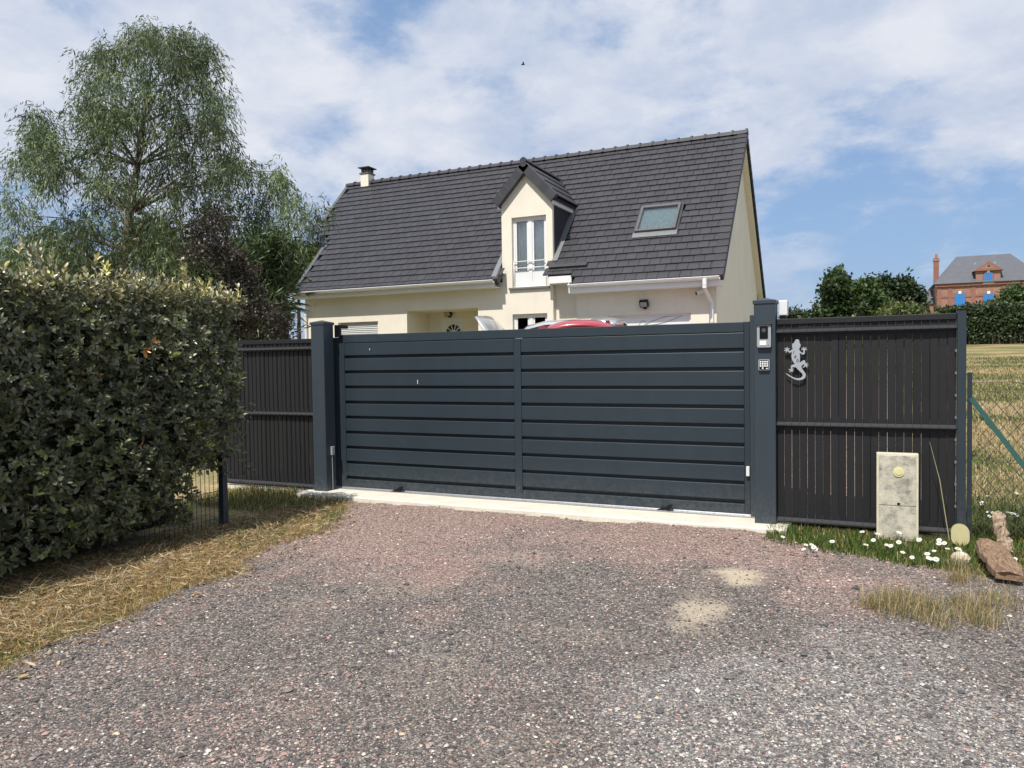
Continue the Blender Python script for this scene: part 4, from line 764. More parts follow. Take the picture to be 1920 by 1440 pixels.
def crown(regions, depth, thick, sub_r, per, kind, pal, lsize, jit=.3):
    """leaf clumps filling the volume sketched by regions (u, v, ru, rv, count)"""
    cs = []; pts = []
    for (u, v, ru, rv, n) in regions:
        for i in range(n):
            a = rng.uniform(0, 2*math.pi); r = math.sqrt(rng.uniform(0, 1)); d = depth+rng.uniform(-thick, thick)*math.sqrt(max(.1, 1-r*r)); p = dep(u+ru*r*math.cos(a), v+rv*r*math.sin(a), d); cs.append((p, depth)); pts.append(p)
    centers = np.array([tuple(p) for p in pts]); n = len(centers)*per; c0 = np.repeat(centers, per, axis=0)
    off = rng.normal(size=(n, 3)); off = unit(off)*(rng.uniform(0, 1, (n, 1))**.45)*sub_r*rng.uniform(.7, 1.25, (n, 1)); tone = np.repeat(rng.uniform(1-jit, 1+jit, len(centers)), per)
    return centers, c0+off, off, tone
def tree(name, label, cat, base, trunk, rad, regions, depth, thick, sub_r, per, kind, pal, lsize, bark='bark_grey', group=None, limbs=40, mt='leaf', jit=.3):
    t = thing(name, base, label, cat, group); centers, P, off, tone = crown(regions, depth, thick, sub_r, per, kind, pal, lsize, jit)
    b = MB(); tk = [Vector(base)+Vector((0, 0, -.1))]+[Vector(p) for p in trunk]; b.tube(tk, list(rad*np.linspace(1, .13, len(tk))**(1.0 if kind != 'droop' else 1.25)), 10)
    idx = rng.permutation(len(centers))[:limbs]
    for i in idx:
        q = Vector(centers[i]); low = [p for p in tk[1:] if p.z < q.z-.15] or [tk[1]]; s0 = min(low[-3:], key=lambda p: (p-q).length); mid = s0.lerp(q, .5)+Vector((rng.uniform(-.15, .15), rng.uniform(-.15, .15), (q-s0).length*.10)); L = (q-s0).length
        b.tube([s0, mid, q], [max(.010, rad*.20*min(1, L/2)), max(.007, rad*.10), .005], 6, cap=False)
    b.build('trunk', bark, t, smooth=True)
    pal = np.array(pal); n = len(P)
    if kind == 'droop':                                          # hanging sprays of narrow leaves
        k = 11; d0 = unit(off*np.array([1, 1, .4])+rng.normal(0, .2, (n, 3))); C = []; D = []; W = []; Cc = []
        for i in range(k):
            f = i/k; base_ = P+d0*(.30*f)*1.0-np.array([0, 0, 1])*(.42*f*f); C.append(base_+rng.normal(0, .03, (n, 3))); D.append(d0*.45+rng.normal(0, .35, (n, 3))-np.array([0, 0, .75]))
            Cc.append(pal[rng.integers(0, len(pal), n)]*(tone*rng.uniform(.75, 1.25, n))[:, None])
        C = np.concatenate(C); D = np.concatenate(D); L = rng.uniform(.6, 1.3, len(C))*lsize; leaves('crown', C, D, rng.normal(size=C.shape), L, L*.17, np.concatenate(Cc), mt, t, fold=.1, simple=True)
        tw = MB()
        for j in rng.permutation(n)[:260]:
            p = P[j]; d = d0[j]; tw.tube([p, p+d*.17-np.array([0, 0, .10]), p+d*.32-np.array([0, 0, .45])], [.006, .004, .002], 3, cap=False)
        tag(tw.build('twigs', bark, t), kind='stuff')
    else:
        k = 4 if kind == 'broad' else 3; C = []; D = []; Nn = []; Cc = []
        for i in range(k):
            C.append(P+rng.normal(0, lsize*.6, (n, 3))); D.append(off*.6/max(sub_r, .1)+rng.normal(0, .7, (n, 3))); Nn.append(unit(off)+np.array([0, 0, .7])+rng.normal(0, .5, (n, 3))); Cc.append(pal[rng.integers(0, len(pal), n)]*(tone*rng.uniform(.75, 1.25, n))[:, None])
        C = np.concatenate(C); L = rng.uniform(.6, 1.3, len(C))*lsize; leaves('crown', C, np.concatenate(D), np.concatenate(Nn), L, L*(.55 if kind == 'broad' else .14), np.concatenate(Cc), mt, t, simple=True)
    return t
b0 = dep(228, 640, 16); base = Vector((b0.x, b0.y, T(b0.y)))
tree('eucalyptus_tree', 'tall airy eucalyptus tree rising behind the hedge', 'tree', base, [dep(u, v, 16) for u, v in ((228, 540), (238, 470), (243, 400), (258, 310), (268, 230), (280, 160), (286, 95))], .15,
     [(290, 100, 100, 40, 20), (275, 60, 40, 22, 6), (385, 95, 35, 30, 6), (190, 105, 45, 30, 6), (235, 180, 85, 65, 22), (365, 180, 58, 85, 22), (60, 235, 28, 30, 5), (410, 250, 22, 50, 6), (290, 255, 115, 60, 20), (125, 245, 75, 70, 18), (72, 310, 50, 55, 11), (160, 335, 85, 50, 13), (275, 350, 80, 50, 13), (370, 325, 55, 50, 9), (430, 330, 50, 40, 8), (485, 355, 60, 50, 12), (555, 392, 42, 28, 7), (455, 410, 70, 40, 10), (350, 420, 75, 40, 11), (38, 420, 42, 60, 10), (110, 415, 50, 35, 7), (200, 420, 45, 35, 8), (270, 440, 50, 35, 9), (170, 465, 60, 30, 8), (300, 480, 80, 40, 11), (505, 460, 55, 45, 9), (80, 478, 70, 30, 8)],
     16, 1.9, .28, 23, 'droop', [(.115, .165, .075), (.14, .19, .115), (.18, .21, .06), (.06, .09, .04), (.10, .14, .07)], .125, bark='bark_euc', limbs=70, jit=.5)
b0 = dep(432, 640, 12.6); base = Vector((b0.x, b0.y, T(b0.y)))
tree('plum_tree', 'dark purple leaved plum tree between hedge and house', 'tree', base, [dep(u, v, 12.6) for u, v in ((433, 600), (432, 540), (428, 480), (410, 430))], .05, [(395, 455, 38, 60, 12), (435, 500, 38, 50, 12), (450, 575, 45, 45, 14), (490, 605, 50, 25, 10), (410, 610, 40, 40, 8)], 12.6, .7, .24, 62, 'broad', [(.034, .024, .022), (.050, .026, .026), (.038, .040, .022), (.062, .044, .036), (.048, .056, .028)], .055, 'bark_grey', limbs=30)
b0 = dep(520, 640, 15.6); base = Vector((b0.x, b0.y, T(b0.y)))
tree('bamboo_thicket', 'tall dark green narrow leaved thicket beside the house wall', 'shrub', base, [dep(u, v, 15.6) for u, v in ((520, 600), (522, 540), (518, 480))], .06, [(490, 490, 42, 45, 14), (490, 550, 30, 50, 14), (465, 540, 40, 60, 12), (505, 610, 20, 25, 8), (530, 475, 16, 14, 4)], 15.6, .7, .30, 66, 'narrow', [(.05, .08, .03), (.07, .11, .045), (.085, .12, .035), (.035, .055, .022)], .22, 'bark_dark', limbs=20)
b0 = dep(590, 620, 33); base = Vector((b0.x, b0.y, T(b0.y)))
tree('conifer_tree', 'dark pointed conifer peeking out behind the left roof edge', 'tree', base, [dep(u, v, 33) for u, v in ((592, 540), (594, 470), (597, 430))], .16, [(597, 432, 10, 10, 3), (593, 455, 18, 14, 6), (590, 490, 26, 24, 10)], 33, .6, .45, 70, 'narrow', [(.018, .034, .016), (.028, .045, .02)], .2, 'bark_dark', limbs=10)
b0 = dep(560, 620, 29); base = Vector((b0.x, b0.y, T(b0.y)))
tree('laurel_shrub', 'yellow green bushy shrub left of the roof edge', 'shrub', base, [dep(u, v, 29) for u, v in ((560, 560), (562, 500))], .1, [(560, 482, 24, 18, 9), (540, 510, 30, 30, 10), (570, 500, 12, 14, 4)], 29, .8, .5, 60, 'broad', [(.08, .12, .025), (.055, .09, .02), (.10, .13, .03)], .16, 'bark_dark', limbs=8)
b0 = dep(260, 640, 20.5); base = Vector((b0.x, b0.y, T(b0.y)))
tree('garden_shrub', 'broad mixed green shrubbery behind the hedge under the eucalyptus', 'shrub', base, [dep(u, v, 20.5) for u, v in ((260, 590), (262, 530), (264, 490))], .1, [(150, 510, 90, 35, 16), (300, 500, 90, 45, 20), (400, 540, 70, 60, 18), (30, 510, 60, 30, 8), (220, 560, 200, 40, 24), (460, 590, 50, 50, 14), (270, 440, 22, 26, 5)], 20.5, .9, .45, 70, 'broad', [(.06, .085, .025), (.04, .06, .02), (.09, .115, .03), (.03, .045, .018)], .12, 'bark_dark', limbs=30)
def fan_palm():
    c = dep(530, 560, 17.0); base = Vector((c.x, c.y, T(c.y))); t = thing('fan_palm', base, 'fan palm with yellowing lower fronds beside the house corner', 'palm')
    MB().tube([base+Vector((0, 0, -.1)), base.lerp(c, .5), c], [.14, .12, .11], 10).build('trunk', 'bark_dark', t, smooth=True)
    for i in range(18):
        a = i*2.4; el = 1.1-i*.11; d = Vector((math.cos(a)*math.cos(el), math.sin(a)*math.cos(el), math.sin(el))); st = .42+.08*math.sin(i); hub = c+d*st+Vector((0, 0, -.15*max(0, -el)))
        s_ = d.cross(Z_).normalized(); nn = s_.cross(d); C = []; D = []; N_ = []
        for k in range(20):
            th = -1.5+3.0*k/19; dv = d*math.cos(th)+s_*math.sin(th)-Z_*.18; C.append(tuple(hub)); D.append(tuple(dv)); N_.append(tuple(nn))
        dry = i > 13; pal = [(.30, .24, .06), (.24, .17, .07)] if dry else [(.04, .075, .022), (.055, .09, .03), (.10, .13, .03)]
        fr = leaves('frond', np.array(C), np.array(D), np.array(N_), rng.uniform(.32, .46, 20), np.full(20, .035), pick(20, pal), 'leaf', t, simple=True)
        MB().tube([c, hub], [.015, .008], 5).build('stalk', 'bark_dark', fr)
fan_palm()
# trees across the field
def far_tree(label, u, vb, depth, regions, pal, lsize=.28, sub=.55, per=60, name='field_tree', cat='tree', trunkv=None, kind='broad'):
    b0 = dep(u, vb, depth); base = Vector((b0.x, b0.y, T(b0.y))); top = dep(u, min(r[1] for r in regions)+8, depth); mid = base.lerp(top, .5)
    return tree(name, label, cat, base, [base.lerp(top, .3), mid, base.lerp(top, .8)], .16, regions, depth, 1.2, sub, per, kind, pal, lsize, 'bark_dark', 'trees across the field' if cat == 'tree' else None, 16)
GRN = [(.035, .062, .018), (.05, .085, .022), (.028, .048, .014), (.065, .10, .026)]
far_tree('pointed dark green tree furthest left above the slat fence', 1575, 600, 42, [(1570, 526, 4, 6, 4), (1568, 550, 12, 12, 9), (1575, 578, 24, 16, 16), (1546, 588, 12, 8, 6), (1562, 605, 30, 12, 9)], GRN)
far_tree('mid green rounded tree right of the pointed one above the slat fence', 1625, 600, 43.5, [(1618, 548, 14, 10, 8), (1625, 570, 20, 18, 12), (1612, 598, 24, 12, 9)], [(.055, .095, .02), (.04, .075, .018), (.075, .11, .03)])
far_tree('dark spreading tree with the widest crown, left of the brick house', 1675, 600, 47, [(1658, 540, 20, 10, 9), (1690, 546, 20, 12, 10), (1702, 566, 20, 14, 11), (1660, 566, 28, 18, 14), (1685, 595, 34, 16, 14)], [(.03, .052, .018), (.042, .07, .022), (.024, .04, .014)])
far_tree('pale yellow green bush just above the slat fence top', 1700, 605, 40, [(1690, 588, 24, 8, 10), (1720, 592, 14, 8, 8), (1665, 596, 16, 8, 6), (1700, 606, 44, 8, 12)], [(.10, .13, .035), (.08, .115, .03), (.13, .14, .05)], .2, .4, name='field_bush', cat='bush')
far_tree('small distant conifer tips near the beacon box', 1500, 600, 70, [(1500, 592, 8, 5, 3), (1478, 588, 4, 10, 3), (1512, 597, 10, 4, 3)], GRN, .3, .4, 40, name='distant_shrub', cat='shrub')
far_tree('leafy bush half hiding the right side of the brick house', 1905, 600, 56, [(1897, 556, 14, 8, 8), (1918, 560, 22, 14, 12), (1890, 582, 34, 12, 14), (1955, 565, 34, 22, 16)], [(.06, .10, .025), (.045, .08, .02), (.08, .12, .03)], .24, .5, name='field_bush', cat='bush')
def field_hedge():
    t = thing('field_hedge', (9, 48.6, 2.0), 'long dark green hedge at the far edge of the dry field', 'hedge'); x0, x1 = 3.6, 19
    m_ = MB(); m_.box(x0+.4, x1, 48.6, 49.8, 1.7, 4.2); m_.build('inner_growth', 'hedge_core', t, .3)
    n = 15000; x = rng.uniform(x0, x1, n); top = 4.25+.5*(fbm(x*.5, 0*x, 7)-.5); z = 2.15+rng.uniform(0, 1, n)**.9*(top-2.15); y = 48.35+.5*(fbm(x*1.2, z*1.2, 9)-.5)+rng.uniform(0, .5, n)+np.clip(z-4, 0, 1)*rng.uniform(0, 1.6, n)
    C = np.stack([x, y, z], 1); leaves('foliage', C, rng.normal(size=(n, 3))+np.array([0, -.4, .2]), rng.normal(0, .5, (n, 3))+np.array([0, -1, .7]), rng.uniform(.10, .24, n), rng.uniform(.06, .13, n), pick(n, [(.03, .055, .016), (.045, .075, .022), (.025, .042, .014), (.06, .09, .028)], .25)*(.8+.4*fbm(x*.9, z*.9, 4))[:, None], 'leaf', t, simple=True)
    b = MB()
    for i in range(40): xx = rng.uniform(x0, x1); b.tube([(xx, 48.5, 1.9), (xx+rng.uniform(-.1, .1), 48.5, 2.7)], [.04, .02], 5)
    tag(b.build('stems', 'bark_dark', t), kind='stuff')
field_hedge()

# ------------------------------------------------------------------ brick house across the field
def brick_house():
    YB = 92.5; P = lambda u, v, y=YB: on_y(u, v, y); x0 = P(1757, 560).x; xc = P(1853, 520).x; x1 = 2*xc-x0; ze = P(1790, 532).z; zb = T(YB)-.5; zbase = P(1800, 583).z; zr = P(1850, 478, YB+4).z
    t = thing('brick_house', (xc, YB+4, T(YB)), 'red brick house with slate roof and bright blue shutters across the field', 'house'); Dp = 8.
    m_ = MB(); m_.box(x0, x1, YB, YB+Dp, zbase, ze); m_.build('wall', 'brick_red', t); m_ = MB(); m_.box(x0-.08, x1+.08, YB-.08, YB+Dp+.08, zb, zbase-.002); m_.build('stone_plinth', 'stone_base', t)
    o = .35; rx0, rx1 = P(1793, 480, YB+4).x, 2*xc-P(1793, 480, YB+4).x
    m_ = MB(); m_.add([(x0-o, YB-o, ze+.02), (x1+o, YB-o, ze+.02), (x1+o, YB+Dp+o, ze+.02), (x0-o, YB+Dp+o, ze+.02), (rx0, YB+4, zr), (rx1, YB+4, zr)], [(0, 1, 5, 4), (1, 2, 5), (2, 3, 4, 5), (3, 0, 4), (3, 2, 1, 0)]); rf = m_.build('roof', 'slate_far', t)
    for a in (rx0+1.6, rx1-1.6): m_ = MB(); m_.box(a-.12, a+.12, YB+2.5, YB+2.8, zr-1.25, zr-.9); m_.build('roof_vent', 'galvanised', rf)
    m_ = MB(); m_.box(x0-.2, x1+.2, YB-.2, YB-.003, ze-.28, ze-.0); m_.box(x0-.06, x1+.06, YB-.06, YB-.002, ze-1.45, ze-1.25); m_.build('cornice', 'brick_trim', t)
    for a in (x0, x0+1.0, xc-1.55, xc+1.55-.4, x1-1.4, x1-.4): m_ = MB(); m_.box(a-.003, a+.40, YB-.05, YB-.004, zbase, ze-.28); m_.build('brick_pilaster', 'brick_trim', t)
    def shut(u0, u1, v0, v1, y):
        a = P(u0, v1, y); b = P(u1, v0, y); cx = (a.x+b.x)/2; f = MB(); f.box(a.x-.14, b.x+.14, y-.03, y+.0, a.z-.1, b.z+.12); w = f.build('window', 'brick_trim', t)
        for q0, q1 in ((a.x, cx-.02), (cx+.02, b.x)): m_ = MB(); m_.box(q0, q1, y-.09, y-.032, a.z, b.z); m_.build('shutter', 'shutter_blue', w)
        m_ = MB(); m_.box(cx-.13, cx+.13, y-.12, y-.031, b.z+.02, b.z+.30); m_.build('keystone', 'button_white', w); m_ = MB(); m_.box(a.x-.15, b.x+.15, y-.14, y-.031, a.z-.12, a.z-.01); m_.build('sill', 'stone_pale', w)
    shut(1790, 1809, 551, 578, YB); shut(1844, 1863, 551, 578, YB); d = P(1799, 560).x-x0
    shut(1900, 1919, 550, 577, YB)
    yd = YB-.1; a = P(1830, 533, yd); b = P(1876, 506, yd); m_ = MB(); m_.box(a.x, b.x, yd, YB+3.2, ze, b.z); dm = m_.build('dormer', 'brick_red', t)
    ap = P(1853, 490, yd).z; m_ = MB(); m_.add([(a.x-.25, yd-.25, b.z), (b.x+.25, yd-.25, b.z), (xc, yd-.25, ap), (a.x-.25, YB+4, b.z), (b.x+.25, YB+4, b.z), (xc, YB+4, ap)], [(0, 1, 2), (0, 2, 5, 3), (2, 1, 4, 5), (0, 3, 4, 1)]); m_.build('pediment', 'brick_trim', dm)
    m_ = MB(); m_.add([(a.x+.35, yd-.256, b.z+.18), (b.x-.35, yd-.256, b.z+.18), (xc, yd-.256, ap-.28)], [(0, 1, 2)]); m_.build('pediment_face', 'brick_red', dm); m_ = MB(); m_.disc((xc, yd-.262, b.z+.45), X_, Z_, .13, 14); m_.build('roundel', 'bark_dark', dm)
    shut(1845.5, 1860.5, 511, 530, yd)
    c = P(1755.5, 485, YB+5); m_ = MB(); m_.box(c.x-.25, c.x+.25, YB+4.8, YB+5.3, T(YB), P(1758, 484, YB+5).z); ch = m_.build('chimney', 'brick_trim', t); m_ = MB(); m_.box(c.x-.31, c.x+.31, YB+4.74, YB+5.36, P(1758, 490, YB+5).z, P(1758, 486, YB+5).z); m_.build('chimney_band', 'brick_red', ch); m_ = MB(); m_.tube([(c.x, YB+5.05, P(1758, 484, YB+5).z), (c.x, YB+5.05, P(1758, 476, YB+5).z)], [.15, .12], 10); m_.build('chimney_pot', 'brick_red', ch)
    e0 = P(1722, 560, YB+6).x; zt = P(1740, 546, YB+6).z; m_ = MB(); m_.box(e0, x0-.01, YB+2.2, YB+7, zb, zt-1.6); an = m_.build('annex', 'brick_red', t); m_ = MB(); m_.add([(e0-.2, YB+2, zt-1.65), (x0-.02, YB+2, zt-1.65), (x0-.02, YB+5, zt), (e0-.2, YB+5, zt), (x0-.02, YB+7.3, zt-1.65), (e0-.2, YB+7.3, zt-1.65)], [(0, 1, 2, 3), (3, 2, 4, 5), (0, 3, 5)]); m_.build('annex_roof', 'slate_far', an)
brick_house()
def wire():
    p0 = dep(1380, 585, 60); p1 = dep(1700, 572, 75); pts = []
    for i in range(13): f = i/12; q = p0.lerp(p1, f); q.z -= 4*.35*f*(1-f); pts.append(q)
    tag(MB().tube(pts, .022, 5).build('overhead_wire', 'lead_grey'), 'thin overhead wire crossing the sky above the slat fence', 'wire')
wire()

# ------------------------------------------------------------------ cars behind the gate
def car(name, label, loc, rz, paint, L=4.0, W=1.70, H=1.55, bonnet_open=False):
    t = thing(name, loc, label, 'car'); rot = Matrix.Translation(loc) @ Matrix.Rotation(rz, 4, 'Z')
    # stations along x (front = +): x, belt z, roof z, half width at belt, half width at roof
    h = H; w = W/2
    st = [(-L/2, .55, .60, w*.80, w*.78), (-L/2+.06, .95, 1.00, w*.92, w*.82), (-L/2+.22, 1.0, h-.20, w*.96, w*.74), (-L/2+.45, 1.0, h-.05, w*.98, w*.72), (-L/2+1.1, .98, h, w, w*.70), (-L/2+1.7, .96, h-.01, w, w*.70), (-L/2+2.15, .95, h-.10, w, w*.70), (-L/2+2.55, .94, 1.18, w, w*.80), (-L/2+2.85, .93, .97, w*.99, w*.86), (L/2-.45, .84, .87, w*.95, w*.80), (L/2-.12, .70, .74, w*.86, w*.72), (L/2, .52, .56, w*.74, w*.66)]
    def ring(s): x, zb, zt, wb, wt = s; return [(x, -wb*.92, .22), (x, -wb*1.0, .38), (x, -wb*1.015, (zb+.38)/2), (x, -wb, zb), (x, -wt-.02*(zt > 1.2), zt-.045), (x, -wt*.86, zt), (x, 0, zt+.02), (x, wt*.86, zt), (x, wt+.02*(zt > 1.2), zt-.045), (x, wb, zb), (x, wb*1.015, (zb+.38)/2), (x, wb, .38), (x, wb*.92, .22)]
    rings = [ring(s) for s in st]; k = len(rings[0]); fs = []; n = len(st); skip = {(8, j) for j in range(4, 8)} | {(9, j) for j in range(4, 8)} if bonnet_open else set()
    for i in range(n-1):
        for j in range(k-1):
            if (i, j) in skip: continue
            fs.append((i*k+j, (i+1)*k+j, (i+1)*k+j+1, i*k+j+1))
    fs += [tuple(range(k)), tuple(reversed(range((n-1)*k, n*k)))]+[(i*k, i*k+k-1, (i+1)*k+k-1, (i+1)*k) for i in range(n-1)]
    def put(mb, nm, mt, par=t, **kw): mb.v = [tuple(rot @ Vector(p)) for p in mb.v]; return mb.build(nm, mt, par, **kw)
    body = put(MB().add([p for r in rings for p in r], fs), 'body', paint, smooth=True); es = body.modifiers.new('bev', 'EDGE_SPLIT'); es.split_angle = R_(38)
    def lerp(a, b, f): return tuple(a[i]+(b[i]-a[i])*f for i in range(3))
    for sg, (ja, jb) in ((-1, (3, 4)), (1, (9, 8))):
        for i0, i1 in ((3, 4), (4, 6)):
            g = MB(); e = .012*sg; a0 = lerp(rings[i0][ja], rings[i0][jb], .06); a1 = lerp(rings[i1][ja], rings[i1][jb], .06); b0_ = lerp(rings[i0][ja], rings[i0][jb], .93); b1_ = lerp(rings[i1][ja], rings[i1][jb], .93)
            mm = [rings[i] for i in range(i0, i1+1)]; lo = [lerp(r[ja], r[jb], .07) for r in mm]; hi = [lerp(r[ja], r[jb], .92) for r in mm]; V = [(p[0]+(.05 if q == 0 else -.05 if q == len(lo)-1 else 0), p[1]+e, p[2]) for q, p in enumerate(lo)]+[(p[0]+(.05 if q == 0 else -.05 if q == len(lo)-1 else 0), p[1]+e, p[2]) for q, p in enumerate(hi)]; m = len(lo)
            put(g.add(V, [(q, q+1, m+q+1, m+q) for q in range(m-1)]), 'side_window', 'car_glass')
    def strip(i0, i1, nm, f0, f1):
        r0, r1 = rings[i0], rings[i1]; V = [lerp(r0[j], r1[j], f) for f in (f0, f1) for j in (4, 5, 6, 7, 8)]; V = [(x+(.02 if i0 > 5 else -.02), y*.93, z+.012) for x, y, z in V]; put(MB().add(V, [(j, j+1, j+6, j+5) for j in range(4)]), nm, 'car_glass')
    strip(6, 7, 'windscreen', .0, 1.); strip(1, 2, 'rear_window', .25, .85)
    for sx in (-L/2+.72, L/2-.78):
        for sg in (-1, 1):
            c = Vector((sx, sg*(w-.09), .31)); wb_ = MB(); wb_.tube([c-Vector((0, .1, 0)), c+Vector((0, .1, 0))], .31, 24); wh = put(wb_, 'wheel', 'tyre'); rm = MB(); rm.tube([c+Vector((0, sg*.095, 0)), c+Vector((0, sg*.108, 0))], .2, 20); put(rm, 'rim', 'galvanised', wh)
    for sg in (-1, 1):
        tl = MB(); y = sg*w*.80; tl.frame(Vector((-L/2+.13, y, h-.27)), Vector((.55, 0, .83)).normalized(), Vector((0, 1, 0)), Vector((-.83, 0, .55)).normalized(), -.26, .24, -.075, .075, -.02, .05); put(tl, 'tail_lamp', 'tail_red', bevel=.02)
        hl = MB(); hl.frame(Vector((L/2-.16, sg*w*.68, .72)), X_, Y_, Z_, -.12, .10, -.16, .16, -.08, .06); put(hl, 'headlamp', 'lamp_clear', bevel=.03)
        mr = MB(); mr.frame(Vector((L/2-1.35, sg*(w+.1), 1.02)), X_, Y_, Z_, -.06, .06, -.09, .08, -.07, .07); put(mr, 'mirror', paint, bevel=.03)
    sp = MB(); ny = 13; V = []
    for x, dz in ((-L/2+.05, -.085), (-L/2+.10, -.035), (-L/2+.30, .012), (-L/2+.62, .022)):
        for q in range(ny): y = -1+2*q/(ny-1); V.append((x+.06*y*y, y*w*.74, h+dz-.115*abs(y)**2.6))
    so_ = put(sp.add(V, [(i*ny+j, i*ny+j+1, (i+1)*ny+j+1, (i+1)*ny+j) for i in range(3) for j in range(ny-1)]), 'roof_spoiler', paint, smooth=True); sm_ = so_.modifiers.new('s', 'SOLIDIFY'); sm_.thickness = .03
    if bonnet_open:
        a = 1.05; hx = -L/2+2.90; f = Vector((math.cos(a), 0, math.sin(a))); nn = Vector((-math.sin(a), 0, math.cos(a))); bl = 1.0; b = MB(); V = []
        for s_ in np.linspace(0, 1, 7):
            hw = (w*.84)*(1-.22*s_**3)
            for y in np.linspace(-1, 1, 9): V.append(Vector((hx, 0, .98))+f*bl*s_+nn*(.07*(1-y*y)-.10*s_**3)+Y_*hw*y)
        F = [(i*9+j, i*9+j+1, i*9+j+10, i*9+j+9) for i in range(6) for j in range(8)]; bo = put(b.add(V, F), 'bonnet', paint, smooth=True); so = bo.modifiers.new('s', 'SOLIDIFY'); so.thickness = .035
        h_ = MB()
        for y, s_ in ((-.45, .75), (-.2, .82), (.2, .82), (.45, .75), (-.5, .5), (.5, .5), (-.3, .6), (.3, .6)): c = Vector((hx, y, .98))+f*bl*s_+nn*(.0); h_.tube([c+nn*-.02, c+nn*-.045], .035, 10)
        put(h_, 'bonnet_holes', 'black_plastic', bo)
        e = MB(); e.box(hx+.05, L/2-.35, -.55, .55, .55, .80); put(e, 'engine', 'black_plastic', t)
    return t
p = on_y(1088, 599, 11.5); car('parked_car', 'red hatchback with dark tail lamp showing above the gate', Vector((p.x-.62, 13.4, T(13.4)-.09)), R_(108), 'car_red', W=1.55, H=p.z-T(13.4)+.06)
p = on_y(990, 606, 16.4); q = on_y(947, 612, 16.4); car('parked_car', 'silver car with raised bonnet showing above the gate', Vector((q.x+.9, 16.5, T(16.5))), R_(182), 'car_silver', W=1.62, H=p.z-T(16.5)+.03, bonnet_open=True)

# ------------------------------------------------------------------ small fences beside the drive
t = thing('mesh_fence', (-5.42, 5.28, 0), 'dark post and wire mesh panel swallowed by the hedge end', 'fence'); MB().box(-5.455, -5.395, 5.25, 5.31, -.1, 1.32).build('post', 'anthracite', t, .004)
m_ = MB()
for i in range(24): y = 5.22-.05*i; m_.tube([(-5.43, y, .0), (-5.43, y, 1.2)], .0028, 5)
for z in (.08, .28, .33, .55, .75, .95, 1.15): m_.tube([(-5.434, 4.05, z), (-5.434, 5.25, z)], .0028, 5)
tag(m_.build('wire_panel', 'anthracite', t), kind='stuff')
def chain_link():
    t = thing('chain_link_fence', (.82, 7.22, 0), 'sagging rusty chain link fence with green strut at the right edge', 'fence'); Y = 7.22
    MB().box(.772, .806, Y-.02, Y+.02, -.1, 1.35).build('post', 'anthracite', t, .003); a = Vector((.795, Y-.02, 1.14)); b = Vector((1.60, Y-.02, -.05)); d = (b-a).normalized(); n_ = d.cross(Y_).normalized()
    m_ = MB(); m_.frame(a, d, Y_, n_, 0, (b-a).length, -.004, .004, -.020, .020); m_.frame(a, d, Y_, n_, 0, (b-a).length, .004, .030, -.003, .003); m_.build('strut', 'strut_green', t)
    x0, x1 = .80, 4.4; pz = .095; m_ = MB(); H = 1.24
    def zz(x, z): return z*(1-.035*math.sin((x-x0)*1.7)**2)+.01*math.sin(x*7+z*5)
    for sgn in (1, -1):
        c = x0-H*1.1
        while c < x1+H*1.1:
            pts = []
            for i in range(15):
                z = H*i/14; x = c+sgn*(z-H/2)*.80+(H*.4)
                if x0 <= x <= x1: pts.append((x, Y+.004*sgn+.012*math.sin(x*4+z*3), zz(x, z)))
            if len(pts) > 1: m_.tube(pts, .0036, 4, cap=False)
            c += pz
    tag(m_.build('wire_mesh', 'wire_rust', t), kind='stuff')
    for z in (1.26, .62): MB().tube([(x, Y, zz(x, z)+.01) for x in np.linspace(x0, x1, 14)], .0026, 5).build('tension_wire', 'wire_rust', t)
chain_link()

# ------------------------------------------------------------------ small things by the right fence
t = on_z(1801, 1019); pz = rrect(-.064, .064, 0, .165, .060, 8); m_ = MB(); rl = .12
m_.prism([(a, max(b, 0)) for a, b in pz], lambda a, b, d: Vector((t.x+a, t.y+d+b*.25, b-.02)), 0, .022); tag(m_.build('marker_plate', 'marker_beige', bevel=.008), 'rounded beige plastic marker plate leaning by the fence end post', 'marker')
def plank():
    o = thing('bark_plank', (.85, 6.4, 0), 'worn brown plank of bark lying on the verge, blunt end near the gravel', 'plank'); a = on_z(1852, 1025, .06); b = on_z(1893, 1088, .02); d = (b-a).normalized(); s_ = d.cross(Z_).normalized(); n = 34; V = []; L = (b-a).length
    for i in range(n):
        f = i/(n-1); w = .105*(1-.12*f)*(.75+.25*min(1, f*5))*(.8+.2*min(1, (1-f)*5)); c = a+d*L*f
        for y, z in ((-1, .0), (-.95, .035), (-.5, .052), (0, .056), (.5, .052), (.95, .035), (1, 0)): V.append(c+s_*w*y*(1+.34*(float(fbm(f*9, y*2+5, 3))-.5))+d*(.10*(float(fbm(y*4+3, f, 44))-.5))+Z_*(z+.03*(float(fbm(f*12, y*4+9, 12))-.5)+.05*f*(1-f)))
    F = [(i*7+j, i*7+j+1, i*7+j+8, i*7+j+7) for i in range(n-1) for j in range(6)]+[tuple(range(7)), tuple(reversed(range((n-1)*7, n*7)))]
    MB().add(V, F).build('board', 'wood_worn', o)
plank()
def log():
    a = on_z(1886, 1030, .0); b = on_y(1868, 960, a.y+.12); m_ = MB(); pts = [a.lerp(b, f)+Vector((.006*math.sin(f*9), .008*math.sin(f*7), 0)) for f in np.linspace(-.1, 1, 15)]
    m_.tube(pts, [.047+.016*(random.random()-.5) for _ in range(13)]+[.043, .02], 12); m_.v = [(x+.016*(random.random()-.5), y+.016*(random.random()-.5), z+.008*(random.random()-.5)) for x, y, z in m_.v]
    o = m_.build('log_stub', 'wood_bark'); tag(o, 'short pale log standing tilted in the grass by the chain link fence', 'log')
log()
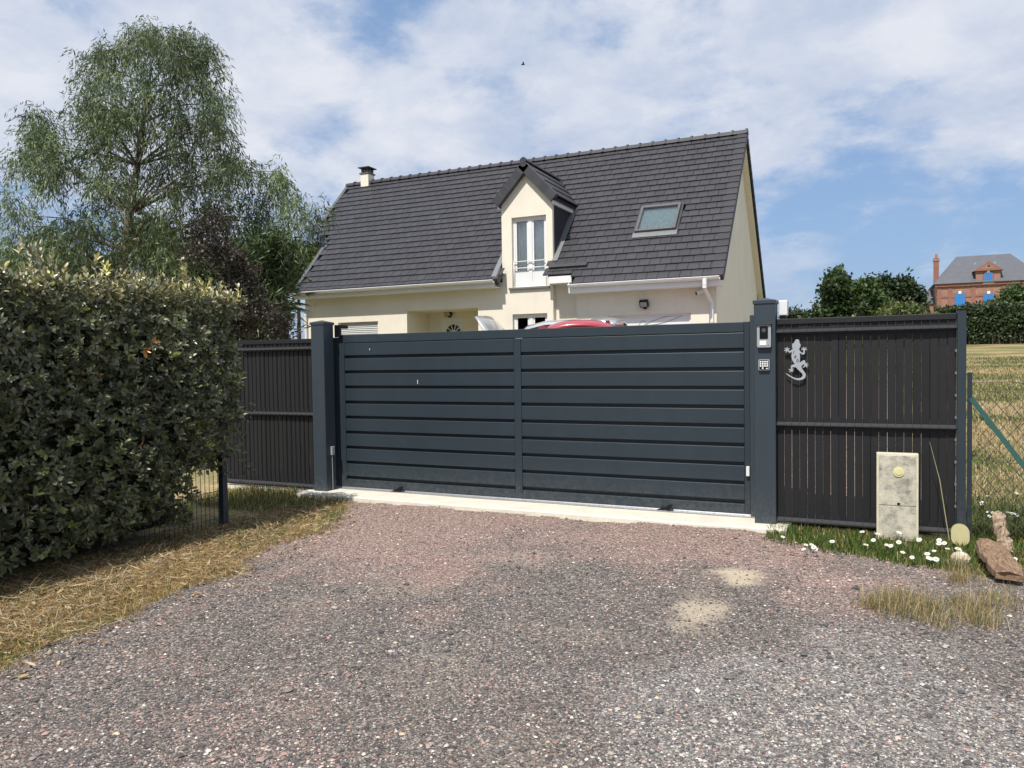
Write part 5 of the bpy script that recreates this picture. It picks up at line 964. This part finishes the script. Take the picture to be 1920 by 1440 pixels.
def stone_():
    p = on_z(1801, 1046, .02); V = [(p.x+.06*math.cos(a)*r, p.y+.05*math.sin(a)*r, p.z+z) for z, r in ((-.05, 1), (0, 1.1), (.03, .8), (.045, .3)) for a in np.linspace(0, 2*math.pi, 9)[:-1]+rng.uniform(-.2, .2, 8)]
    tag(MB().add(V, [(i*8+j, i*8+(j+1) % 8, i*8+8+(j+1) % 8, i*8+8+j) for i in range(3) for j in range(8)]+[tuple(range(24, 32))]).build('stone_lump', 'stone_pale'), 'pale lump of stone in the grass beside the plank', 'stone')
stone_()
a = on_y(1780, 985, 7.0); b = on_y(1762, 900, 6.99); c = on_y(1743, 828, 6.98); tag(MB().tube([(a.x, a.y, .0), b, c], [.004, .003, .001], 5).build('dry_stalk', 'marker_beige'), 'tall dry grass stalk leaning against the slat fence', 'stalk')
def daisies():
    Zm = [(250,690),(410,745),(395,775),(450,745),(478,775),(465,762),(592,722),(800,655),(905,668),(825,745),(878,712),(968,745),(998,752),(1053,727),(1055,660),(1080,797),(1145,832),(1195,710),(1297,787),(1250,808),(1258,835),(1275,842),(1310,845),(1333,713),(1333,737),(1368,733),(1390,772),(1462,772),(1472,790),(1635,712),(1855,845)]
    px = [(1400+a/3.692, 820+b/3.692, .055) for a, b in Zm]+[(1841, 946, .10), (1853, 960, .10), (1855, 968, .09), (1860, 961, .10), (1891, 961, .10), (1899, 963, .10), (1907, 966, .10), (1905, 925, .12), (1853, 930, .12), (1841, 942, .12), (1858, 857, .16), (1866, 858, .16), (1892, 893, .15), (1817, 852, .15)]
    meshes = []
    for v in range(3):
        m_ = MB(); k = 11
        for i in range(k):
            a = 2*math.pi*i/k+v; d = Vector((math.cos(a), math.sin(a), .12)); s_ = Vector((-math.sin(a), math.cos(a), 0)); m_.add([d*.004, d*.012+s_*.0046, d*.020, d*.012-s_*.0046], [(0, 1, 2, 3)], 0)
        m_.add([(.007*math.cos(a), .007*math.sin(a), .003) for a in np.linspace(0, 2*math.pi, 9)[:-1]]+[(0, 0, .006)], [(i, (i+1) % 8, 8) for i in range(8)], 1); m_.tube([(0, 0, .0), (.003, 0, -.03), (0, .004, -.09)], .0016, 4, 2); meshes.append(m_.mesh('daisy', ['petal_white', 'petal_yellow', 'strut_green']))
    for i, (u, v, z) in enumerate(px):
        z = z+random.uniform(-.01, .015); p = on_z(u, v, z); o = bpy.data.objects.new('daisy', meshes[i % 3]); COL.objects.link(o); o.location = p; s_ = random.uniform(.85, 1.25); o.scale = (s_, s_, s_); o.rotation_euler = (R_(random.uniform(5, 40)), R_(random.uniform(-25, 15)), 0)
        if i >= 31: tag(o, 'white daisy by the chain link fence at the right edge', 'daisy', 'daisies by the chain link fence')
        elif i == 0: tag(o, 'single white daisy nearest the gate post foot', 'daisy')
        elif i < 6: tag(o, 'white daisy in the small cluster right of the gate post', 'daisy', 'daisies clustered near the gate post')
        elif u < 1600: tag(o, 'single white daisy between the cluster and the utility cabinet', 'daisy')
        elif u < 1700: tag(o, 'white daisy in the grass just in front of the utility cabinet', 'daisy', 'daisies by the utility cabinet')
        elif u < 1785: tag(o, 'white daisy between the utility cabinet and the beige marker plate', 'daisy', 'daisies left of the marker plate')
        else: tag(o, 'white daisy around the marker plate, plank and stone', 'daisy', 'daisies around the marker plate')
daisies()
# grass
def scatter(n, x0, x1, y0, y1, test=None):
    x = rng.uniform(x0, x1, n); y = rng.uniform(y0, y1, n)
    if test is not None: k = test(x, y); x, y = x[k], y[k]
    return x, y
GR = [(.055, .105, .018), (.075, .135, .025), (.04, .08, .014), (.10, .15, .035)]; DRY = [(.40, .29, .12), (.32, .22, .085), (.47, .37, .19), (.25, .17, .07)]
def grasses():
    # green patch under the right fence
    x, y = scatter(46000, -.75, 3.6, 5.5, 7.6, lambda x, y: (y < 7.12+.6*(x > .75)) & (y > 6.02+.42*np.abs(x-.3)*(x < .3)+.55*(fbm(x*3, y*3, 8)-.5)+.4*(rng.uniform(0, 1, len(x))**3)) & ~((x > .08) & (x < .42) & (y > 6.96) & (y < 7.08)))
    g = fbm(x*1.3, y*1.3, 21); n = len(x); dry = rng.uniform(0, 1, n) < np.clip(.12+1.2*(x-.55)*(6.9-y), .08, .8); c = np.where(dry[:, None], pick(n, DRY), pick(n, GR)); H = rng.uniform(.025, .085, n)*(.6+.8*g)
    tag(blades('verge_grass', np.stack([x, y, np.full(n, -.03)], 1), H, rng.uniform(.003, .007, n), rng.uniform(.1, .9, n), c, 'grass'), 'short green grass growing along the foot of the right fence', 'grass', kind='stuff')
    # dry tufts
    P = []; 
    for u, v, k, r in ((1640, 1132, 500, .10), (1675, 1128, 500, .12), (1710, 1125, 600, .12), (1745, 1140, 500, .10), (1690, 1150, 450, .13), (1760, 1165, 300, .08), (1820, 1150, 500, .13), (1850, 1165, 500, .12), (1838, 1140, 400, .12), (1800, 1130, 300, .1), (1800, 1085, 350, .09), (1790, 1060, 350, .08), (1900, 1135, 200, .12), (1870, 1120, 200, .12)):
        q = on_z(u, v); P.append(np.stack([rng.normal(q.x, r*.55, k), rng.normal(q.y, r*.55, k), np.full(k, -.02)], 1))
    P = np.concatenate(P); n = len(P); kp = rng.uniform(0, 1, n) < .25+.9*(fbm(P[:, 0]*7, P[:, 1]*7, 18)-.2); P = P[kp]; n = len(P); c = pick(n, [(.44, .34, .18), (.38, .28, .14), (.52, .43, .26), (.28, .20, .10), (.26, .25, .11), (.14, .16, .06)]); tag(blades('dry_tufts', P, rng.uniform(.03, .16, n)*(.5+fbm(P[:, 0]*6, P[:, 1]*6, 14)), rng.uniform(.002, .004, n), rng.uniform(.05, 1.2, n), c, 'grass'), 'dry straw coloured grass tufts at the gravel edge on the right', 'grass', kind='stuff')
    # straw verge under the hedge
    x, y = scatter(30000, -5.7, -3.8, 1.4, 6.85, lambda x, y: (rng.uniform(0, 1, len(x)) < .15+1.3*(fbm(x*3, y*3, 91)-.2)) & (x < np.interp(-y, -LEFT[:, 1], LEFT[:, 0])+.14+.45*(fbm(x*2.2, y*2.2, 40)-.5)) & (x > -5.62))
    n = len(x); edge = np.interp(-y, -LEFT[:, 1], LEFT[:, 0])-x; green = (rng.uniform(0, 1, n) < .10+.75*sstep(.48, .62, fbm(x*1.6, y*1.6, 33))*sstep(4.2, 5.6, y)+.2*(edge > .7)); c = np.where(green[:, None], pick(n, [(.10, .14, .035), (.07, .11, .025), (.16, .17, .06)]), pick(n, [(.45, .32, .12), (.36, .24, .085), (.52, .40, .18), (.27, .17, .07), (.20, .12, .055)])); lean = np.where(green, rng.uniform(.2, 1, n), rng.uniform(.6, 1.55, n))
    H = np.where(green, rng.uniform(.04, .13, n), rng.uniform(.04, .12, n)); far = rng.uniform(0, 1, n) < .004; H[far] *= 2.2
    tag(blades('straw_verge', np.stack([x, y, np.full(n, -.032)], 1), H, rng.uniform(.0025, .005, n), lean, c, 'grass'), 'matted yellow straw and grass between the hedge and the gravel', 'grass', kind='stuff')
    x, y = scatter(60000, -5.6, -3.5, 1.4, 6.6, lambda x, y: (x < np.interp(-y, -LEFT[:, 1], LEFT[:, 0])+.12+.6*(fbm(x*2.2, y*2.2, 40)-.5)-.6*rng.uniform(0, 1, len(x))**2) & (rng.uniform(0, 1, len(x)) < .35+1.1*(fbm(x*2.5, y*2.5, 92)-.2)-.4*sstep(5.2, 6.3, y)))
    n = len(x); a = rng.uniform(0, 6.28, n); L = rng.uniform(.03, .16, n); C = np.stack([x, y, relief(x, y)+rng.uniform(-.004, .035, n)], 1); D = np.stack([np.cos(a), np.sin(a), rng.normal(.05, .2, n)], 1)
    tag(leaves('loose_straw', C, D, rng.normal(0, .4, (n, 3))+np.array([0, 0, 1]), L, rng.uniform(.003, .0065, n), pick(n, [(.50, .37, .19), (.42, .28, .13), (.58, .48, .30), (.30, .19, .10), (.20, .12, .07), (.52, .44, .32), (.34, .26, .14)], .3), 'grass', fold=.1, simple=True), 'loose yellow straw lying on the verge under the hedge', 'straw', kind='stuff')
    x, y = scatter(9000, -6.9, -4.9, 6.0, 7.12, lambda x, y: (x < -5.15+.5*(fbm(x*3, y*3, 70)-.5)) & (rng.uniform(0, 1, len(x)) < .25+.9*fbm(x*2, y*2, 71)) & ~((y > 6.8) & (x > -5.95)))
    n = len(x); tag(blades('gate_side_grass', np.stack([x, y, np.full(n, -.03)], 1), rng.uniform(.03, .13, n), rng.uniform(.003, .006, n), rng.uniform(.2, 1.1, n), np.where((rng.uniform(0, 1, n) < .6)[:, None], pick(n, GR), pick(n, DRY)), 'grass'), 'green grass tufts below the left fence panel', 'grass', kind='stuff')
    # field
    n = 60000; y = 7.3+rng.uniform(0, 1, n)**1.8*26; x = .8+rng.uniform(0, 1, n)**1.0*(.6+.22*y); z = np.array(np.interp(y, [7.5, 9, 11, 19, 32, 48], [0, .16, .45, .85, 1.35, 2.02]))-.04
    gmask = np.clip(sstep(.42, .56, fbm(x*.5+3, y*.8, 50))+sstep(9.6, 7.4, y), 0, 1); gr = rng.uniform(0, 1, n) < .12+.75*gmask; near = sstep(9.2, 7.3, y); H = rng.uniform(.03, .09, n)*(1+1.5*near*gr); c = np.where(gr[:, None], pick(n, [(.12, .155, .05), (.155, .18, .07), (.09, .125, .035)]), pick(n, [(.46, .36, .20), (.38, .29, .15), (.52, .42, .26)]))
    tag(blades('field_grass', np.stack([x, y, z], 1), H, rng.uniform(.004, .008, n)*(1+.06*y), rng.uniform(.2, 1.1, n), c, 'grass'), 'patchy dry and green meadow grass beyond the chain link fence', 'grass', kind='stuff')
grasses()
def litter():
    x, y = scatter(900, -5.4, -3.6, 1.6, 6.3, lambda x, y: (x < np.interp(-y, -LEFT[:, 1], LEFT[:, 0])+.35)); n = len(x); a = rng.uniform(0, 6.28, n)
    C = np.stack([x, y, relief(x, y)+.012+rng.uniform(0, .025, n)], 1); tag(leaves('leaf_litter', C, np.stack([np.cos(a), np.sin(a), rng.normal(0, .2, n)], 1), rng.normal(0, .3, (n, 3))+np.array([0, 0, 1]), rng.uniform(.03, .075, n), rng.uniform(.012, .028, n), pick(n, [(.42, .30, .15), (.30, .17, .08), (.50, .42, .28), (.22, .12, .07)]), 'grass'), 'dry fallen leaves scattered on the verge under the hedge', 'leaves', kind='stuff')
litter()
def seedling():
    q = on_z(18, 1095); t = thing('seedling', (q.x, q.y, 0), 'small broad leaved seedling at the foot of the hedge, lower left', 'plant'); MB().tube([(q.x, q.y, -.03), (q.x, q.y+.01, .12), (q.x+.01, q.y+.02, .22)], [.006, .004, .003], 6).build('stem', 'bark_dark', t)
    for i in range(9):
        a = i*2.3; z = .08+.016*i; leaves('leaf', np.array([[q.x, q.y+.01, z]]), np.array([[math.cos(a), math.sin(a), .45]]), np.array([[-.4*math.cos(a), -.4*math.sin(a), 1]]), np.array([.12-.004*i]), np.array([.042]), pick(1, [(.07, .12, .04), (.10, .14, .06), (.30, .26, .22)]), 'leaf_glossy', t, curl=.15)
seedling()
def bird():
    p = dep(981, 121, 40); m_ = MB(); a = Vector((.8, .5, .1)).normalized(); s_ = a.cross(Z_).normalized(); m_.tube([p-a*.12, p-a*.05, p+a*.04, p+a*.1], [.005, .03, .03, .008], 8)
    for sg in (-1, 1): m_.add([p+a*.05, p-a*.04, p+s_*sg*.12-a*.05+Z_*.09, p+s_*sg*.11+a*.02+Z_*.09, p+s_*sg*.26-a*.10+Z_*.05], [(0, 1, 2, 3), (3, 2, 4)])
    tag(m_.build('bird', 'black_plastic'), 'tiny dark bird flying in front of the clouds', 'bird')
bird()
